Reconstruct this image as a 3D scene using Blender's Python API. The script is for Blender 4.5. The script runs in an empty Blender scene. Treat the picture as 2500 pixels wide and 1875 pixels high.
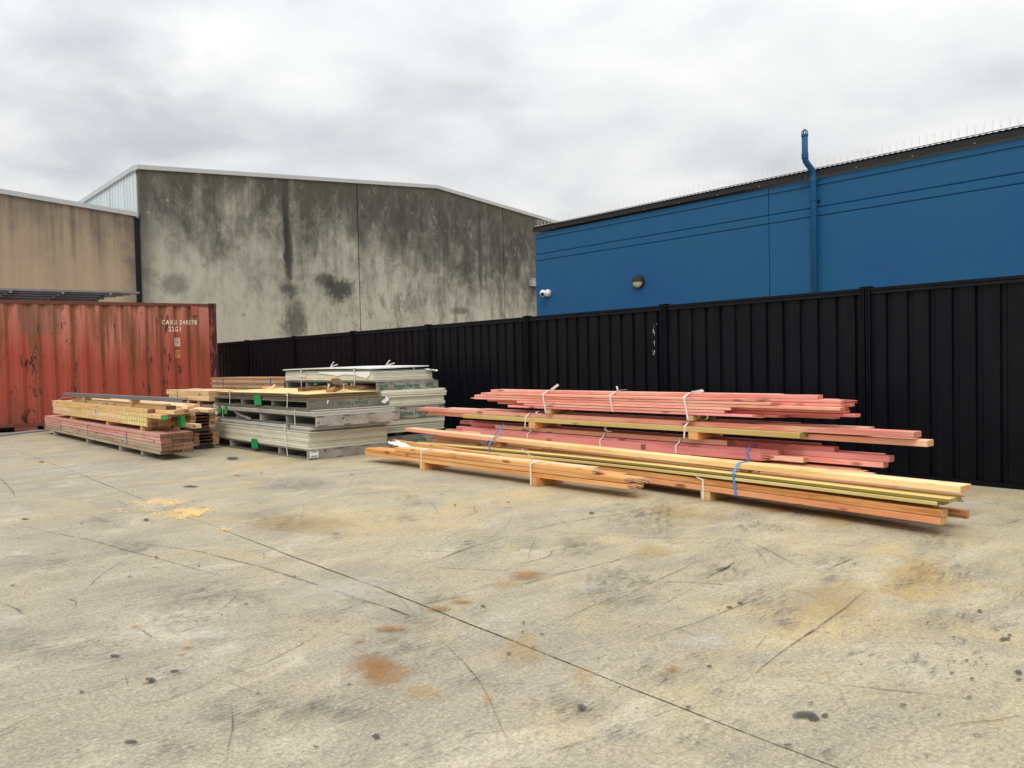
import bpy, bmesh, math, random
from mathutils import Vector, Matrix
S = bpy.context.scene
COL = S.collection
random.seed(7)
R_ = math.radians

# ------------------------------------------------------------------ camera
# world: X towards the black fence, Y along the fence away from the camera, Z up, metres
F, CX, CY, H = 1930.0, 1250.0, 937.5, 1.16
d1 = Vector((-463 - CX, 922 - CY, F)).normalized()
hd = Vector((1, -0.022, 0))
up = hd.cross(d1).normalized()
if up.y > 0: up = -up
xr = d1.cross(up).normalized()
if xr.x < 0: xr = -xr
Rm = Matrix((xr, d1, up))                      # world = Rm @ cam   (cam: x right, y down, z forward)
cd = bpy.data.cameras.new('camera'); cam = bpy.data.objects.new('camera', cd); COL.objects.link(cam)
rw, dw, fw = Rm.col[0], Rm.col[1], Rm.col[2]
cam.matrix_world = Matrix(((rw[0], -dw[0], -fw[0], 0), (rw[1], -dw[1], -fw[1], 0), (rw[2], -dw[2], -fw[2], H), (0, 0, 0, 1)))
cd.sensor_width = 36; cd.lens = 36 * F / 2500; cd.clip_start = .05; cd.clip_end = 1000
S.camera = cam

def ray(px, py): return Rm @ Vector((px - CX, py - CY, F))
O = Vector((0, 0, H))
def gnd(px, py, z=0.0): r = ray(px, py); return O + r * ((z - H) / r.z)
def onx(px, py, x): r = ray(px, py); return O + r * (x / r.x)
def ony(px, py, y): r = ray(px, py); return O + r * (y / r.y)
def onp(px, py, x0, y0, k): r = ray(px, py); return O + r * ((x0 - y0 * k) / (r.x - k * r.y))

# ------------------------------------------------------------------ world, sun, exposure
S.cycles.transparent_max_bounces = 32
S.view_settings.view_transform = 'Standard'; S.view_settings.look = 'None'
S.view_settings.exposure = 0.0; S.view_settings.gamma = 1.0; S.view_settings.use_curve_mapping = False

class NT:
    """tiny node helper"""
    def __init__(s, nt): s.nt = nt
    def n(s, typ, props=None, **ins):
        nd = s.nt.nodes.new(typ)
        for k, v in (props or {}).items(): setattr(nd, k, v)
        for k, v in ins.items():
            key = int(k[1:]) if k[0] == '_' and k[1:].isdigit() else k.replace('_', ' ')
            sk = nd.inputs[key]
            if isinstance(v, bpy.types.NodeSocket): s.nt.links.new(v, sk)
            else: sk.default_value = v
        return nd
    def math(s, op, a, b=0.0, c=0.0, clamp=False):
        nd = s.n('ShaderNodeMath', {'operation': op, 'use_clamp': clamp}, _0=a, _1=b, _2=c); return nd.outputs[0]
    def mix(s, f, a, b, blend='MIX'):
        nd = s.nt.nodes.new('ShaderNodeMix'); nd.data_type = 'RGBA'; nd.blend_type = blend
        for i, v in ((0, f), (6, a), (7, b)):
            if isinstance(v, bpy.types.NodeSocket): s.nt.links.new(v, nd.inputs[i])
            else: nd.inputs[i].default_value = v if i == 0 else (*v, 1)
        return nd.outputs[2]
    def ramp(s, f, stops, mode='LINEAR'):
        nd = s.nt.nodes.new('ShaderNodeValToRGB'); s.nt.links.new(f, nd.inputs[0]); cr = nd.color_ramp; cr.interpolation = mode
        while len(cr.elements) < len(stops): cr.elements.new(.5)
        for e, (p, c) in zip(cr.elements, stops):
            e.position = p; e.color = (*c, 1) if isinstance(c, tuple) else (c, c, c, 1)
        return nd.outputs[0]
    def mapv(s, vec, scale=(1, 1, 1), loc=(0, 0, 0), rot=(0, 0, 0)):
        nd = s.n('ShaderNodeMapping', Vector=vec, Scale=scale, Location=loc, Rotation=rot); return nd.outputs[0]
    def noise(s, vec, scale, detail=4, rough=.55, dist=0.0):
        return s.n('ShaderNodeTexNoise', Vector=vec, Scale=scale, Detail=detail, Roughness=rough, Distortion=dist).outputs[0]

SUN_EL, SUN_AZ = 50, 236      # azimuth measured clockwise from +Y; the sun sits behind cloud, behind and left of the camera
W = bpy.data.worlds.new('World'); S.world = W; W.use_nodes = True
nt = W.node_tree; nt.nodes.clear(); w = NT(nt)
sky = w.n('ShaderNodeTexSky', {'sky_type': 'NISHITA', 'sun_disc': False, 'sun_elevation': R_(SUN_EL), 'sun_rotation': R_(SUN_AZ)})
skyc = w.mix(1.0, sky.outputs[0], (.10, .10, .10), 'MULTIPLY')
tc = w.n('ShaderNodeTexCoord').outputs['Generated']
sep = w.n('ShaderNodeSeparateXYZ', Vector=tc)
zc = w.math('MAXIMUM', sep.outputs[2], 0.0)
den = w.math('ADD', zc, .22)
u = w.math('DIVIDE', sep.outputs[0], den); v = w.math('DIVIDE', sep.outputs[1], den)
cv = w.n('ShaderNodeCombineXYZ', X=u, Y=v, Z=0.0).outputs[0]
big = w.noise(w.mapv(cv, loc=(3.1, 7.7, 1.3)), 1.5, 6, .5, .25)
sml = w.noise(w.mapv(cv, loc=(9.1, 1.7, 4.3)), 3.4, 5, .5, .2)
m = w.math('ADD', w.math('MULTIPLY', big, .74), w.math('MULTIPLY', sml, .26))
cloud = w.ramp(m, [(.31, (.48, .495, .535)), (.41, (.605, .62, .65)), (.50, (.73, .745, .755)), (.59, (.83, .835, .825)), (.70, (.91, .90, .875))])
low = w.math('MULTIPLY', w.ramp(zc, [(.04, .85), (.42, 0.0)]), w.ramp(w.noise(w.mapv(cv, loc=(1, 2, 6)), 1.1, 4, .5), [(.40, .1), (.58, 1.0)]))
cloud = w.mix(low, cloud, (.90, .89, .865))                                    # bright breaks low over the roofs
dk = w.n('ShaderNodeVectorMath', {'operation': 'DISTANCE'}, _0=w.n('ShaderNodeVectorMath', {'operation': 'NORMALIZE'}, _0=tc).outputs[0], _1=tuple(ray(270, 205).normalized())).outputs['Value']
dk = w.math('ADD', dk, w.math('MULTIPLY', w.math('SUBTRACT', sml, .5), .35))
cloud = w.mix(w.ramp(dk, [(.0, .75), (.17, 0.0)], 'EASE'), cloud, (.47, .49, .545))
zen = w.math('ADD', 1.0, w.math('MULTIPLY', w.math('POWER', zc, 1.8), 1.5))     # an overcast sky is brightest overhead
cloud = w.n('ShaderNodeVectorMath', {'operation': 'SCALE'}, _0=cloud, Scale=zen).outputs[0]
skym = w.mix(.96, skyc, cloud)
bg = w.n('ShaderNodeBackground', Color=skym, Strength=1.0)
nt.links.new(bg.outputs[0], w.n('ShaderNodeOutputWorld').inputs[0])
sl = bpy.data.lights.new('sun', 'SUN'); sl.energy = 1.35; sl.angle = R_(20); sl.color = (1, .96, .9)
so = bpy.data.objects.new('sun', sl); COL.objects.link(so)
sd = Vector((math.sin(R_(SUN_AZ)) * math.cos(R_(SUN_EL)), math.cos(R_(SUN_AZ)) * math.cos(R_(SUN_EL)), math.sin(R_(SUN_EL))))
so.rotation_euler = sd.to_track_quat('Z', 'Y').to_euler(); so.location = (-6, -6, 12)

# ------------------------------------------------------------------ materials
MATS = {}
def mat(name, fn, rough=.8, spec=.3, metal=0.0):
    if name in MATS: return MATS[name]
    m = bpy.data.materials.new(name); m.use_nodes = True; t = m.node_tree; t.nodes.clear(); n = NT(t)
    p = n.n('ShaderNodeBsdfPrincipled'); p.inputs['Roughness'].default_value = rough
    p.inputs['Specular IOR Level'].default_value = spec; p.inputs['Metallic'].default_value = metal
    out = n.n('ShaderNodeOutputMaterial'); t.links.new(p.outputs[0], out.inputs[0])
    r = fn(n, p, t, out)
    if r is not None: t.links.new(r, p.inputs['Base Color'])
    MATS[name] = m; return m
def obj_c(n): return n.n('ShaderNodeTexCoord').outputs['Object']
def bump(n, p, t, h, strength=.3, dist=.01):
    b = n.n('ShaderNodeBump', Height=h, Strength=strength, Distance=dist); t.links.new(b.outputs[0], p.inputs['Normal'])
def rnd(n): return n.n('ShaderNodeObjectInfo').outputs['Random']

def wood(name, base, dark, tint=None, grain=1.0, knots=True, rough=.75, var=.25, wear=None, pinkend=False):
    """sawn board: long grain along local Y, cathedral figure, knots, a tint of its own for each board"""
    def fn(n, p, t, out):
        c = obj_c(n); r = rnd(n)
        off = n.n('ShaderNodeCombineXYZ', X=n.math('MULTIPLY', r, 37.0), Y=n.math('MULTIPLY', r, 91.0), Z=n.math('MULTIPLY', r, 13.0)).outputs[0]
        v = n.n('ShaderNodeVectorMath', {'operation': 'ADD'}, _0=c, _1=off).outputs[0]
        g = n.noise(n.mapv(v, (26, .9, 26)), 2.2, 5, .6, .6)
        g2 = n.noise(n.mapv(v, (60, 2.2, 60)), 3.0, 3, .5)
        patch = n.noise(n.mapv(v, (3, .7, 3)), 1.2, 3, .5)
        col = n.mix(n.math('MULTIPLY', n.ramp(g, [(.42, 0.0), (.58, 1.0)]), .75 * grain), base, dark)
        col = n.mix(n.math('MULTIPLY', n.ramp(g2, [(.48, 0.0), (.58, 1.0)]), .45 * grain), col, dark)
        if tint: col = n.mix(n.ramp(patch, [(.42, 0.0), (.6, .8)]), col, tint)
        if wear:
            wn = n.noise(n.mapv(v, (8, 1.1, 8)), 2.3, 5, .65)
            col = n.mix(n.ramp(wn, [(.55, 0.0), (.64, .85)]), col, wear)
        if tint: col = n.mix(n.math('MULTIPLY', n.math('FRACT', n.math('MULTIPLY', r, 17.3)), .45), col, tint)
        if pinkend:      # stain left on the edge of the far half
            so = n.n('ShaderNodeSeparateXYZ', Vector=c)
            pe = n.ramp(n.math('ADD', n.math('MULTIPLY', so.outputs[1], .1), n.math('MULTIPLY', patch, .1)), [(.42, 0.0), (.62, .85)])
            col = n.mix(n.math('MULTIPLY', pe, n.math('LESS_THAN', so.outputs[0], .003)), col, (.80, .27, .21))
            col = n.mix(n.math('MULTIPLY', pe, .4), col, (.86, .50, .34))
        if knots:
            vo = n.n('ShaderNodeTexVoronoi', {'feature': 'F1'}, Vector=n.mapv(v, (9, 2.6, 9)), Scale=1.0).outputs['Distance']
            kn = n.ramp(n.math('ADD', vo, n.math('MULTIPLY', g2, .12)), [(.17, 1.0), (.25, 0.0)])
            col = n.mix(n.math('MULTIPLY', kn, .75), col, tuple(x * .32 for x in dark))
        br = n.math('ADD', 1 - var * .5, n.math('MULTIPLY', r, var))
        col = n.n('ShaderNodeVectorMath', {'operation': 'SCALE'}, _0=col, Scale=br).outputs[0]
        bump(n, p, t, g2, .25, .003)
        return col
    return mat(name, fn, rough)
def plain(name, col, rough=.7, spec=.3, metal=0.0, amt=.2, scale=6.0):
    def fn(n, p, t, out):
        c = obj_c(n); a = n.noise(c, scale, 5, .6)
        return n.mix(n.math('MULTIPLY', n.ramp(a, [(.35, 0.0), (.7, 1.0)]), amt * 2), col, tuple(x * .55 for x in col))
    return mat(name, fn, rough, spec, metal)

M_orange = wood('orange_pine', (.70, .33, .105), (.40, .135, .03), (.76, .41, .16))
M_redor = wood('red_orange_pine', (.78, .29, .14), (.48, .13, .05), (.76, .37, .17))
M_pale = wood('pale_pine', (.84, .64, .38), (.66, .42, .19), (.86, .68, .45), grain=.6)
M_gold = wood('golden_pine', (.78, .54, .23), (.60, .35, .11), (.82, .62, .33), grain=.7)
M_gold2 = wood('golden_plank_pink_edge', (.80, .55, .24), (.60, .35, .11), (.84, .64, .35), grain=.7, pinkend=True)
M_pink = wood('pink_stained_pine', (.90, .34, .27), (.66, .19, .14), (.94, .52, .40), grain=.9, wear=(.84, .50, .30), var=.42)
M_hotpink = wood('deep_pink_stained_pine', (.82, .26, .26), (.50, .12, .12), (.84, .36, .31), grain=.9, var=.4)
M_peach = wood('peach_pine', (.86, .47, .31), (.62, .27, .15), (.88, .56, .40), grain=.7)
M_olive = wood('treated_olive_pine', (.58, .42, .13), (.36, .23, .05), (.66, .50, .20), grain=.7)
M_lvl = wood('olive_laminated_timber', (.66, .50, .19), (.46, .34, .10), (.74, .60, .27), grain=.5, knots=False)
M_lvlshade = wood('dark_olive_laminated_timber', (.30, .225, .055), (.19, .145, .03), grain=.6, knots=False)  # the olive timber again, darkened to paint its edge face in shade
M_brown = wood('brown_pine', (.50, .25, .11), (.26, .11, .04))
M_old = wood('weathered_brown_pine', (.46, .345, .235), (.24, .165, .105), (.54, .42, .31), var=.4)
M_oldpk = wood('faded_pink_pine', (.72, .33, .29), (.42, .17, .14), (.62, .36, .29), wear=(.36, .19, .15), var=.3)
M_end = wood('sawn_end_grain', (.30, .165, .10), (.15, .07, .04), grain=1.3, knots=False, var=.5)
M_tan = wood('tan_pine', (.70, .44, .205), (.38, .21, .08), (.62, .42, .19), var=.35)
M_lt = wood('light_tan_pine', (.78, .54, .29), (.50, .29, .12), (.84, .62, .39), var=.3)
M_ply = wood('yellow_plywood', (.80, .62, .27), (.68, .50, .19), grain=.4, knots=False)
M_grey = wood('weathered_grey_pallet_wood', (.30, .27, .235), (.12, .105, .09), (.37, .34, .30), grain=1.2, var=.35)
M_dkpal = wood('dark_mossy_pallet_wood', (.15, .145, .115), (.06, .062, .05), (.20, .19, .15), grain=1.2, var=.3)
M_ijweb = wood('brown_joist_web', (.22, .11, .08), (.11, .05, .04), knots=False)

def sheets_fn(a, b, k):
    def fn(n, p, t, out):
        c = obj_c(n); s = n.n('ShaderNodeSeparateXYZ', Vector=c)
        zz = n.math('FLOOR', n.math('MULTIPLY', s.outputs[2], k))
        wn = n.n('ShaderNodeTexWhiteNoise', {'noise_dimensions': '1D'}, W=zz).outputs[0]
        col = n.mix(wn, a, b)
        d = n.noise(n.mapv(c, (2, 2, 26)), 1.6, 5, .6)
        return n.mix(n.math('MULTIPLY', n.ramp(d, [(.45, 0.0), (.7, 1.0)]), .45), col, tuple(x * .5 for x in a))
    return fn
M_sheet = mat('cream_fibre_cement', sheets_fn((.90, .855, .68), (.62, .595, .48), 95.0), .85)
M_sheetg = mat('grey_fibre_cement', sheets_fn((.66, .64, .56), (.40, .39, .35), 95.0), .85)
M_plyedge = mat('brown_plywood_edges', sheets_fn((.34, .26, .13), (.13, .09, .05), 60.0), .8)
M_white = plain('white_board', (.76, .77, .75), .5, amt=.06)
M_film = plain('white_plastic_film', (.80, .80, .79), .35, amt=.08)
M_mint = plain('mint_green_board_edge', (.36, .55, .47), .6, amt=.1)
M_strap = plain('white_strap', (.74, .72, .68), .45, amt=.12)
M_blue_s = plain('blue_strap', (.07, .26, .62), .4, amt=.1)
M_purple = plain('purple_strap', (.09, .08, .22), .45)
M_green = plain('green_tape', (.01, .25, .05), .5, amt=.12)
M_gtext = plain('green_stencil', (.035, .16, .09), .8, amt=.3, scale=30)
M_gtextf = plain('faded_green_stencil', (.10, .155, .105), .8, amt=.3, scale=30)
M_black = plain('black_marker', (.02, .02, .02), .7)
M_dsteel = plain('dark_brown_steel', (.075, .062, .066), .6, spec=.4, amt=.3)
M_lsteel = plain('grey_galvanised_steel', (.20, .20, .215), .45, spec=.5, metal=.3, amt=.15)
M_label = plain('white_paper_label', (.8, .8, .8), .5, amt=.03)
M_dark = plain('dark_shadow_gap', (.012, .013, .018), .8)
M_flash = plain('light_grey_flashing', (.47, .48, .48), .45, spec=.4, amt=.1)
M_cwhite = plain('cream_painted_lettering', (.80, .66, .52), .7, amt=.15, scale=25)
M_cyel = plain('yellow_painted_mark', (.62, .42, .08), .7, amt=.2, scale=25)

def ground_fn(n, p, t, out):
    c = n.n('ShaderNodeNewGeometry').outputs['Position']
    s = n.n('ShaderNodeSeparateXYZ', Vector=c)
    big = n.noise(c, .55, 4, .55, .4)
    side = n.math('ADD', n.math('MULTIPLY', s.outputs[0], .085), n.math('MULTIPLY', s.outputs[1], -.015))
    f = n.math('ADD', n.math('ADD', big, side), -.20)
    col = n.mix(n.ramp(f, [(.30, 0.0), (.70, 1.0)]), (.355, .315, .228), (.44, .375, .235))
    trow = n.noise(n.mapv(c, (.8, 4.0, 1), rot=(0, 0, .06)), 1.5, 7, .68, .9)       # trowel sweeps
    col = n.mix(n.ramp(trow, [(.34, .38), (.46, 0.0)]), col, (.25, .225, .18))
    col = n.mix(n.ramp(trow, [(.56, 0.0), (.72, .35)]), col, (.66, .58, .43))
    blot = n.noise(n.mapv(c, (.8, 1.2, 1)), 1.7, 9, .72, .7)                          # cloudy mottling
    col = n.mix(n.ramp(blot, [(.49, 0.0), (.59, .40), (.72, .65)]), col, (.215, .195, .155))
    col = n.mix(n.ramp(blot, [(.32, .65), (.46, 0.0)]), col, (.60, .535, .41))
    wm = n.noise(n.mapv(c, loc=(4, 9, 0)), .9, 6, .65, .5)
    wamt = n.math('MULTIPLY', n.ramp(wm, [(.50, 0.0), (.68, .75)]), n.ramp(n.math('MULTIPLY', s.outputs[0], .25), [(.15, .15), (.9, 1.0)]))
    col = n.mix(wamt, col, (.56, .40, .17))
    fine = n.noise(c, 64, 8, .93)
    col = n.mix(n.ramp(fine, [(.40, .75), (.49, 0.0)]), col, (.14, .122, .095))
    col = n.mix(n.ramp(fine, [(.52, 0.0), (.60, .55)]), col, (.72, .66, .52))
    mid = n.noise(c, 21, 8, .82)
    col = n.mix(n.ramp(mid, [(.38, .55), (.47, 0.0)]), col, (.19, .17, .135))
    pit = n.noise(n.mapv(c, (1.0, 1.9, 1), rot=(0, 0, .25)), 6.5, 8, .74, 1.5)          # scuffs and pits in clusters
    clus = n.noise(n.mapv(c, loc=(2, 5, 0)), .9, 5, .65, .5)
    pf = n.math('ADD', pit, n.math('MULTIPLY', n.math('SUBTRACT', .5, clus), .35))
    col = n.mix(n.ramp(pf, [(.31, .75), (.40, 0.0)]), col, (.13, .122, .112))
    scuf = n.noise(n.mapv(c, (1.2, 4.5, 1), rot=(0, 0, .5)), 3.0, 8, .75, 1.6)
    col = n.mix(n.ramp(scuf, [(.57, 0.0), (.70, .6)]), col, (.15, .145, .14))
    bump(n, p, t, fine, .12, .002)
    t.links.new(n.ramp(blot, [(.4, .78), (.7, .62)]), p.inputs['Roughness'])
    return col
M_ground = mat('yard_concrete', ground_fn, .75, .3)

def fence_fn(n, p, t, out):
    c = n.n('ShaderNodeNewGeometry').outputs['Position']
    a = n.noise(n.mapv(c, (1, 3, .6)), 2.0, 5, .6)
    col = n.mix(n.ramp(a, [(.4, 0.0), (.75, 1.0)]), (.0020, .0025, .0050), (.0055, .0055, .0085))
    s = n.n('ShaderNodeSeparateXYZ', Vector=c)
    du = n.math('ADD', n.noise(n.mapv(c, (1, 2.2, .8)), 2.4, 7, .7), n.math('MULTIPLY', n.math('SUBTRACT', s.outputs[2], 1.5), .22))
    col = n.mix(n.ramp(du, [(.54, 0.0), (.80, .5)]), col, (.020, .0195, .0215))
    d = n.noise(c, 38, 5, .8)
    col = n.mix(n.ramp(d, [(.74, 0.0), (.77, .5)]), col, (.22, .22, .22))
    t.links.new(n.ramp(du, [(.4, .38), (.7, .6)]), p.inputs['Roughness'])
    return col
M_fence = mat('black_powdercoat', fence_fn, .45, .16)

def grey_wall_fn(n, p, t, out):
    c = n.n('ShaderNodeNewGeometry').outputs['Position']
    s = n.n('ShaderNodeSeparateXYZ', Vector=c)
    X, Z = s.outputs[0], s.outputs[2]
    drip = n.noise(n.mapv(c, (1, 1, .11)), 1.9, 6, .66, .25)
    drip2 = n.noise(n.mapv(c, (1, 1, .06), loc=(5, 0, 0)), 6.0, 6, .75, .3)
    blob = n.noise(n.mapv(c, (1, 1, .75)), .42, 7, .66, .9)
    mott = n.noise(n.mapv(c, (1, 1, .7)), 1.5, 8, .74, .7)
    hgt = n.math('MULTIPLY', n.math('SUBTRACT', Z, 5.2), .085)
    f = n.math('ADD', n.math('ADD', n.math('MULTIPLY', drip, .38), n.math('MULTIPLY', blob, .75)), n.math('ADD', hgt, n.math('MULTIPLY', mott, .50)))
    f = n.math('ADD', f, .025)
    f = n.math('ADD', f, n.math('MULTIPLY', n.math('SUBTRACT', X, 13.0), .010))
    col = n.ramp(f, [(.62, (.46, .435, .355)), (.75, (.355, .335, .28)), (.85, (.225, .212, .18)), (.94, (.115, .11, .095)), (1.0, (.075, .072, .062))])
    lift = n.math('MULTIPLY', n.ramp(drip2, [(.50, 0.0), (.62, .7)]), n.ramp(n.math('MULTIPLY', n.math('SUBTRACT', Z, 3.6), .28), [(0.0, .15), (1.0, 1.0)]))
    col = n.mix(lift, col, (.105, .10, .085))
    col = n.mix(n.ramp(n.noise(n.mapv(c, (1, 1, .5), loc=(3, 0, 8)), 3.6, 9, .74, .4), [(.54, 0.0), (.66, .38)]), col, (.45, .43, .34))
    rt = n.ramp(n.math('MULTIPLY', n.math('SUBTRACT', X, 12.6), .35), [(0.0, .35), (1.0, 1.0)])
    col = n.mix(n.math('MULTIPLY', n.ramp(n.noise(n.mapv(c, (1, 1, .42), loc=(7, 0, 1)), 2.6, 9, .76, .5), [(.49, 0.0), (.60, .7)]), rt), col, (.13, .125, .11))
    le = n.math('ADD', n.math('MULTIPLY', n.math('SUBTRACT', X, 7.1), .5), n.math('MULTIPLY', mott, .6))
    col = n.mix(n.ramp(le, [(.34, .8), (.62, 0.0)]), col, (.085, .082, .072))
    eff = n.noise(c, 9, 6, .75, .2)
    col = n.mix(n.ramp(eff, [(.66, 0.0), (.74, .35)]), col, (.50, .48, .39))
    # black mould blooms where water has soaked through the panels
    def bloom(x, z, rx, rz, amt, col):
        dx = n.math('DIVIDE', n.math('SUBTRACT', X, x), rx); dz = n.math('DIVIDE', n.math('SUBTRACT', Z, z), rz)
        r2 = n.math('SQRT', n.math('ADD', n.math('MULTIPLY', dx, dx), n.math('MULTIPLY', dz, dz)))
        q = n.math('ADD', n.math('ADD', r2, n.math('MULTIPLY', mott, 2.0)), n.math('MULTIPLY', eff, .7))
        return n.mix(n.ramp(n.math('MULTIPLY', q, .4), [(.72, amt), (.90, 0.0)]), col, (.045, .046, .040))
    for x, z, rx, rz, am in BLOOMS: col = bloom(x, z, rx, rz, am, col)
    top = n.math('SUBTRACT', Z, n.math('MINIMUM', n.math('ADD', 7.0, n.math('MULTIPLY', n.math('SUBTRACT', X, 7.1), .075)), n.math('SUBTRACT', 7.83, n.math('MULTIPLY', n.math('SUBTRACT', X, 17.7), .105))))
    fr = n.math('ADD', n.math('MULTIPLY', top, .30), n.math('MULTIPLY', drip, 1.0))
    col = n.mix(n.ramp(fr, [(.16, 0.0), (.50, .6)]), col, (.095, .086, .066))
    bump(n, p, t, mott, .3, .02)
    return col
def wx(px, py, Y=24.0): q = ony(px, py, Y); return q.x, q.z
BLOOMS = []
for px, py, rx, rz, am in ((1120*.47+300, 700*.47+380, .75, .65, .9), (1050*.47+300, 650*.47+380, .6, .35, .75), (860*.47+300, 690*.47+380, .45, .3, .7), (890*.47+300, 860*.47+380, .6, .9, .75),
                           (265*.47+300, 665*.47+380, .55, .4, .5), (845*.47+300, 300*.47+380, .16, 2.3, 1.0), (862*.47+300, 520*.47+380, .2, 1.7, .9), (1165*.226+860, 1500*.226+420, .6, .2, .6),
                           (1380*.226+860, 900*.226+420, .14, 2.6, .7), (500*.226+860, 620*.226+420, .9, 1.2, .45), (700*.226+860, 780*.226+420, .4, .5, .4)):
    x, z = wx(px, py); BLOOMS.append((x, z, rx, rz, am))
M_gwall = mat('stained_grey_precast', grey_wall_fn, .9, .2)

def tan_wall_fn(n, p, t, out):
    c = n.n('ShaderNodeNewGeometry').outputs['Position']; s = n.n('ShaderNodeSeparateXYZ', Vector=c)
    drip = n.noise(n.mapv(c, (1, 1, .06)), 3.2, 6, .65, .1); mott = n.noise(c, 2.2, 6, .65)
    f = n.math('ADD', n.math('MULTIPLY', drip, .8), n.math('MULTIPLY', n.math('SUBTRACT', s.outputs[2], 4.3), .16))
    f = n.math('ADD', f, n.math('MULTIPLY', mott, .3))
    col = n.ramp(f, [(.36, (.43, .33, .225)), (.56, (.36, .275, .19)), (.70, (.25, .195, .145)), (.88, (.12, .10, .08))])
    ed = n.math('ADD', s.outputs[0], n.math('MULTIPLY', mott, .5))
    col = n.mix(n.ramp(n.math('SUBTRACT', ed, 6.35), [(.55, 0.0), (.95, .75)]), col, (.09, .085, .075))
    return col
M_tanwall = mat('tan_precast', tan_wall_fn, .9, .2)

def blue_fn(n, p, t, out):
    c = n.n('ShaderNodeNewGeometry').outputs['Position']
    a = n.noise(c, .7, 5, .6); b = n.noise(n.mapv(c, (1, 1, .1)), 3, 5, .6)
    col = n.mix(n.ramp(a, [(.3, 0.0), (.7, 1.0)]), (.008, .098, .205), (.009, .082, .225))
    col = n.mix(n.ramp(b, [(.5, 0.0), (.75, .3)]), col, (.02, .085, .18))
    d = n.noise(c, 22, 4, .8)
    return n.mix(n.ramp(d, [(.80, 0.0), (.84, .4)]), col, (.3, .45, .6))
M_blue = mat('blue_paint', blue_fn, .55, .3)
M_roofdk = plain('charcoal_roof_sheet', (.020, .019, .020), .5, amt=.15)
M_clad = mat('white_metal_cladding', lambda n, p, t, out: n.mix(n.ramp(n.noise(n.mapv(n.n('ShaderNodeNewGeometry').outputs['Position'], (1, 1, .08)), 3, 5, .6), [(.4, 0.0), (.7, .5)]), (.60, .665, .67), (.42, .46, .46)), .5)

def cont_fn(n, p, t, out):
    c = obj_c(n); s = n.n('ShaderNodeSeparateXYZ', Vector=c)
    X, Y, Z = s.outputs
    nrm = n.n('ShaderNodeNewGeometry').outputs['Position']
    drip = n.noise(n.mapv(c, (1, 1, .06)), 6.5, 6, .68, .1)
    fade = n.noise(n.mapv(c, (1, 1, .22)), 1.3, 4, .55)
    # old paint fades paler towards the roof, worn in tongues
    f = n.math('ADD', n.math('MULTIPLY', n.math('SUBTRACT', Z, 1.75), .5), fade)
    col = n.mix(n.ramp(f, [(.34, 0.0), (.85, 1.0)]), (.345, .062, .037), (.47, .175, .12))
    rst = n.math('ADD', drip, n.math('MULTIPLY', n.math('SUBTRACT', Z, 1.6), .05))
    col = n.mix(n.ramp(rst, [(.50, 0.0), (.60, .8)]), col, (.165, .068, .026))
    low = n.math('ADD', n.math('MULTIPLY', n.math('SUBTRACT', .75, Z), .35), n.noise(n.mapv(c, (1, 1, .4)), 2.4, 5, .7))
    col = n.mix(n.ramp(low, [(.52, 0.0), (.85, .75)]), col, (.135, .05, .028))
    # torn black rust scars, taller than wide
    sc = n.noise(n.mapv(c, (1, 1, .34), loc=(2.3, 0, .7)), 11.0, 6, .76, .5)
    sel = n.noise(n.mapv(c, (1, 1, .16)), 2.6, 3, .6)
    q = n.math('ADD', sc, n.math('MULTIPLY', sel, .55))
    col = n.mix(n.ramp(q, [(.905, 0.0), (.925, .95)]), col, (.035, .018, .012))
    tn = n.noise(n.mapv(c, (1, 1, .10), loc=(8, 0, 3)), 9, 6, .75, .3)
    col = n.mix(n.ramp(tn, [(.65, 0.0), (.69, .8)]), col, (.06, .025, .014))
    # repainted square where a sign used to be
    def band(v, a, b): return n.math('MULTIPLY', n.math('GREATER_THAN', v, a), n.math('LESS_THAN', v, b))
    sq = n.math('MULTIPLY', band(X, PATCH[0], PATCH[1]), band(Z, PATCH[2], PATCH[3]))
    col = n.mix(n.math('MULTIPLY', sq, .5), col, (.21, .105, .075))
    t.links.new(n.ramp(drip, [(.45, .5), (.65, .85)]), p.inputs['Roughness'])
    bump(n, p, t, q, .2, .004)
    return col
PATCH = (-3.72, -2.98, 1.92, 2.50)
M_cont = mat('red_rusted_container_paint', cont_fn, .6, .3)
M_rust = mat('dark_rusted_steel', lambda n, p, t, out: n.mix(n.ramp(n.noise(n.mapv(obj_c(n), (1, 1, .18)), 12, 6, .75, .4), [(.50, 0.0), (.62, 1.0)]), (.055, .014, .012), (.27, .085, .06)), .75, .3)
M_rail = mat('rust_brown_rail', lambda n, p, t, out: n.mix(n.ramp(n.noise(obj_c(n), 7, 6, .75), [(.42, 0.0), (.62, 1.0)]), (.165, .045, .032), (.10, .045, .022)), .7, .3)

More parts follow.
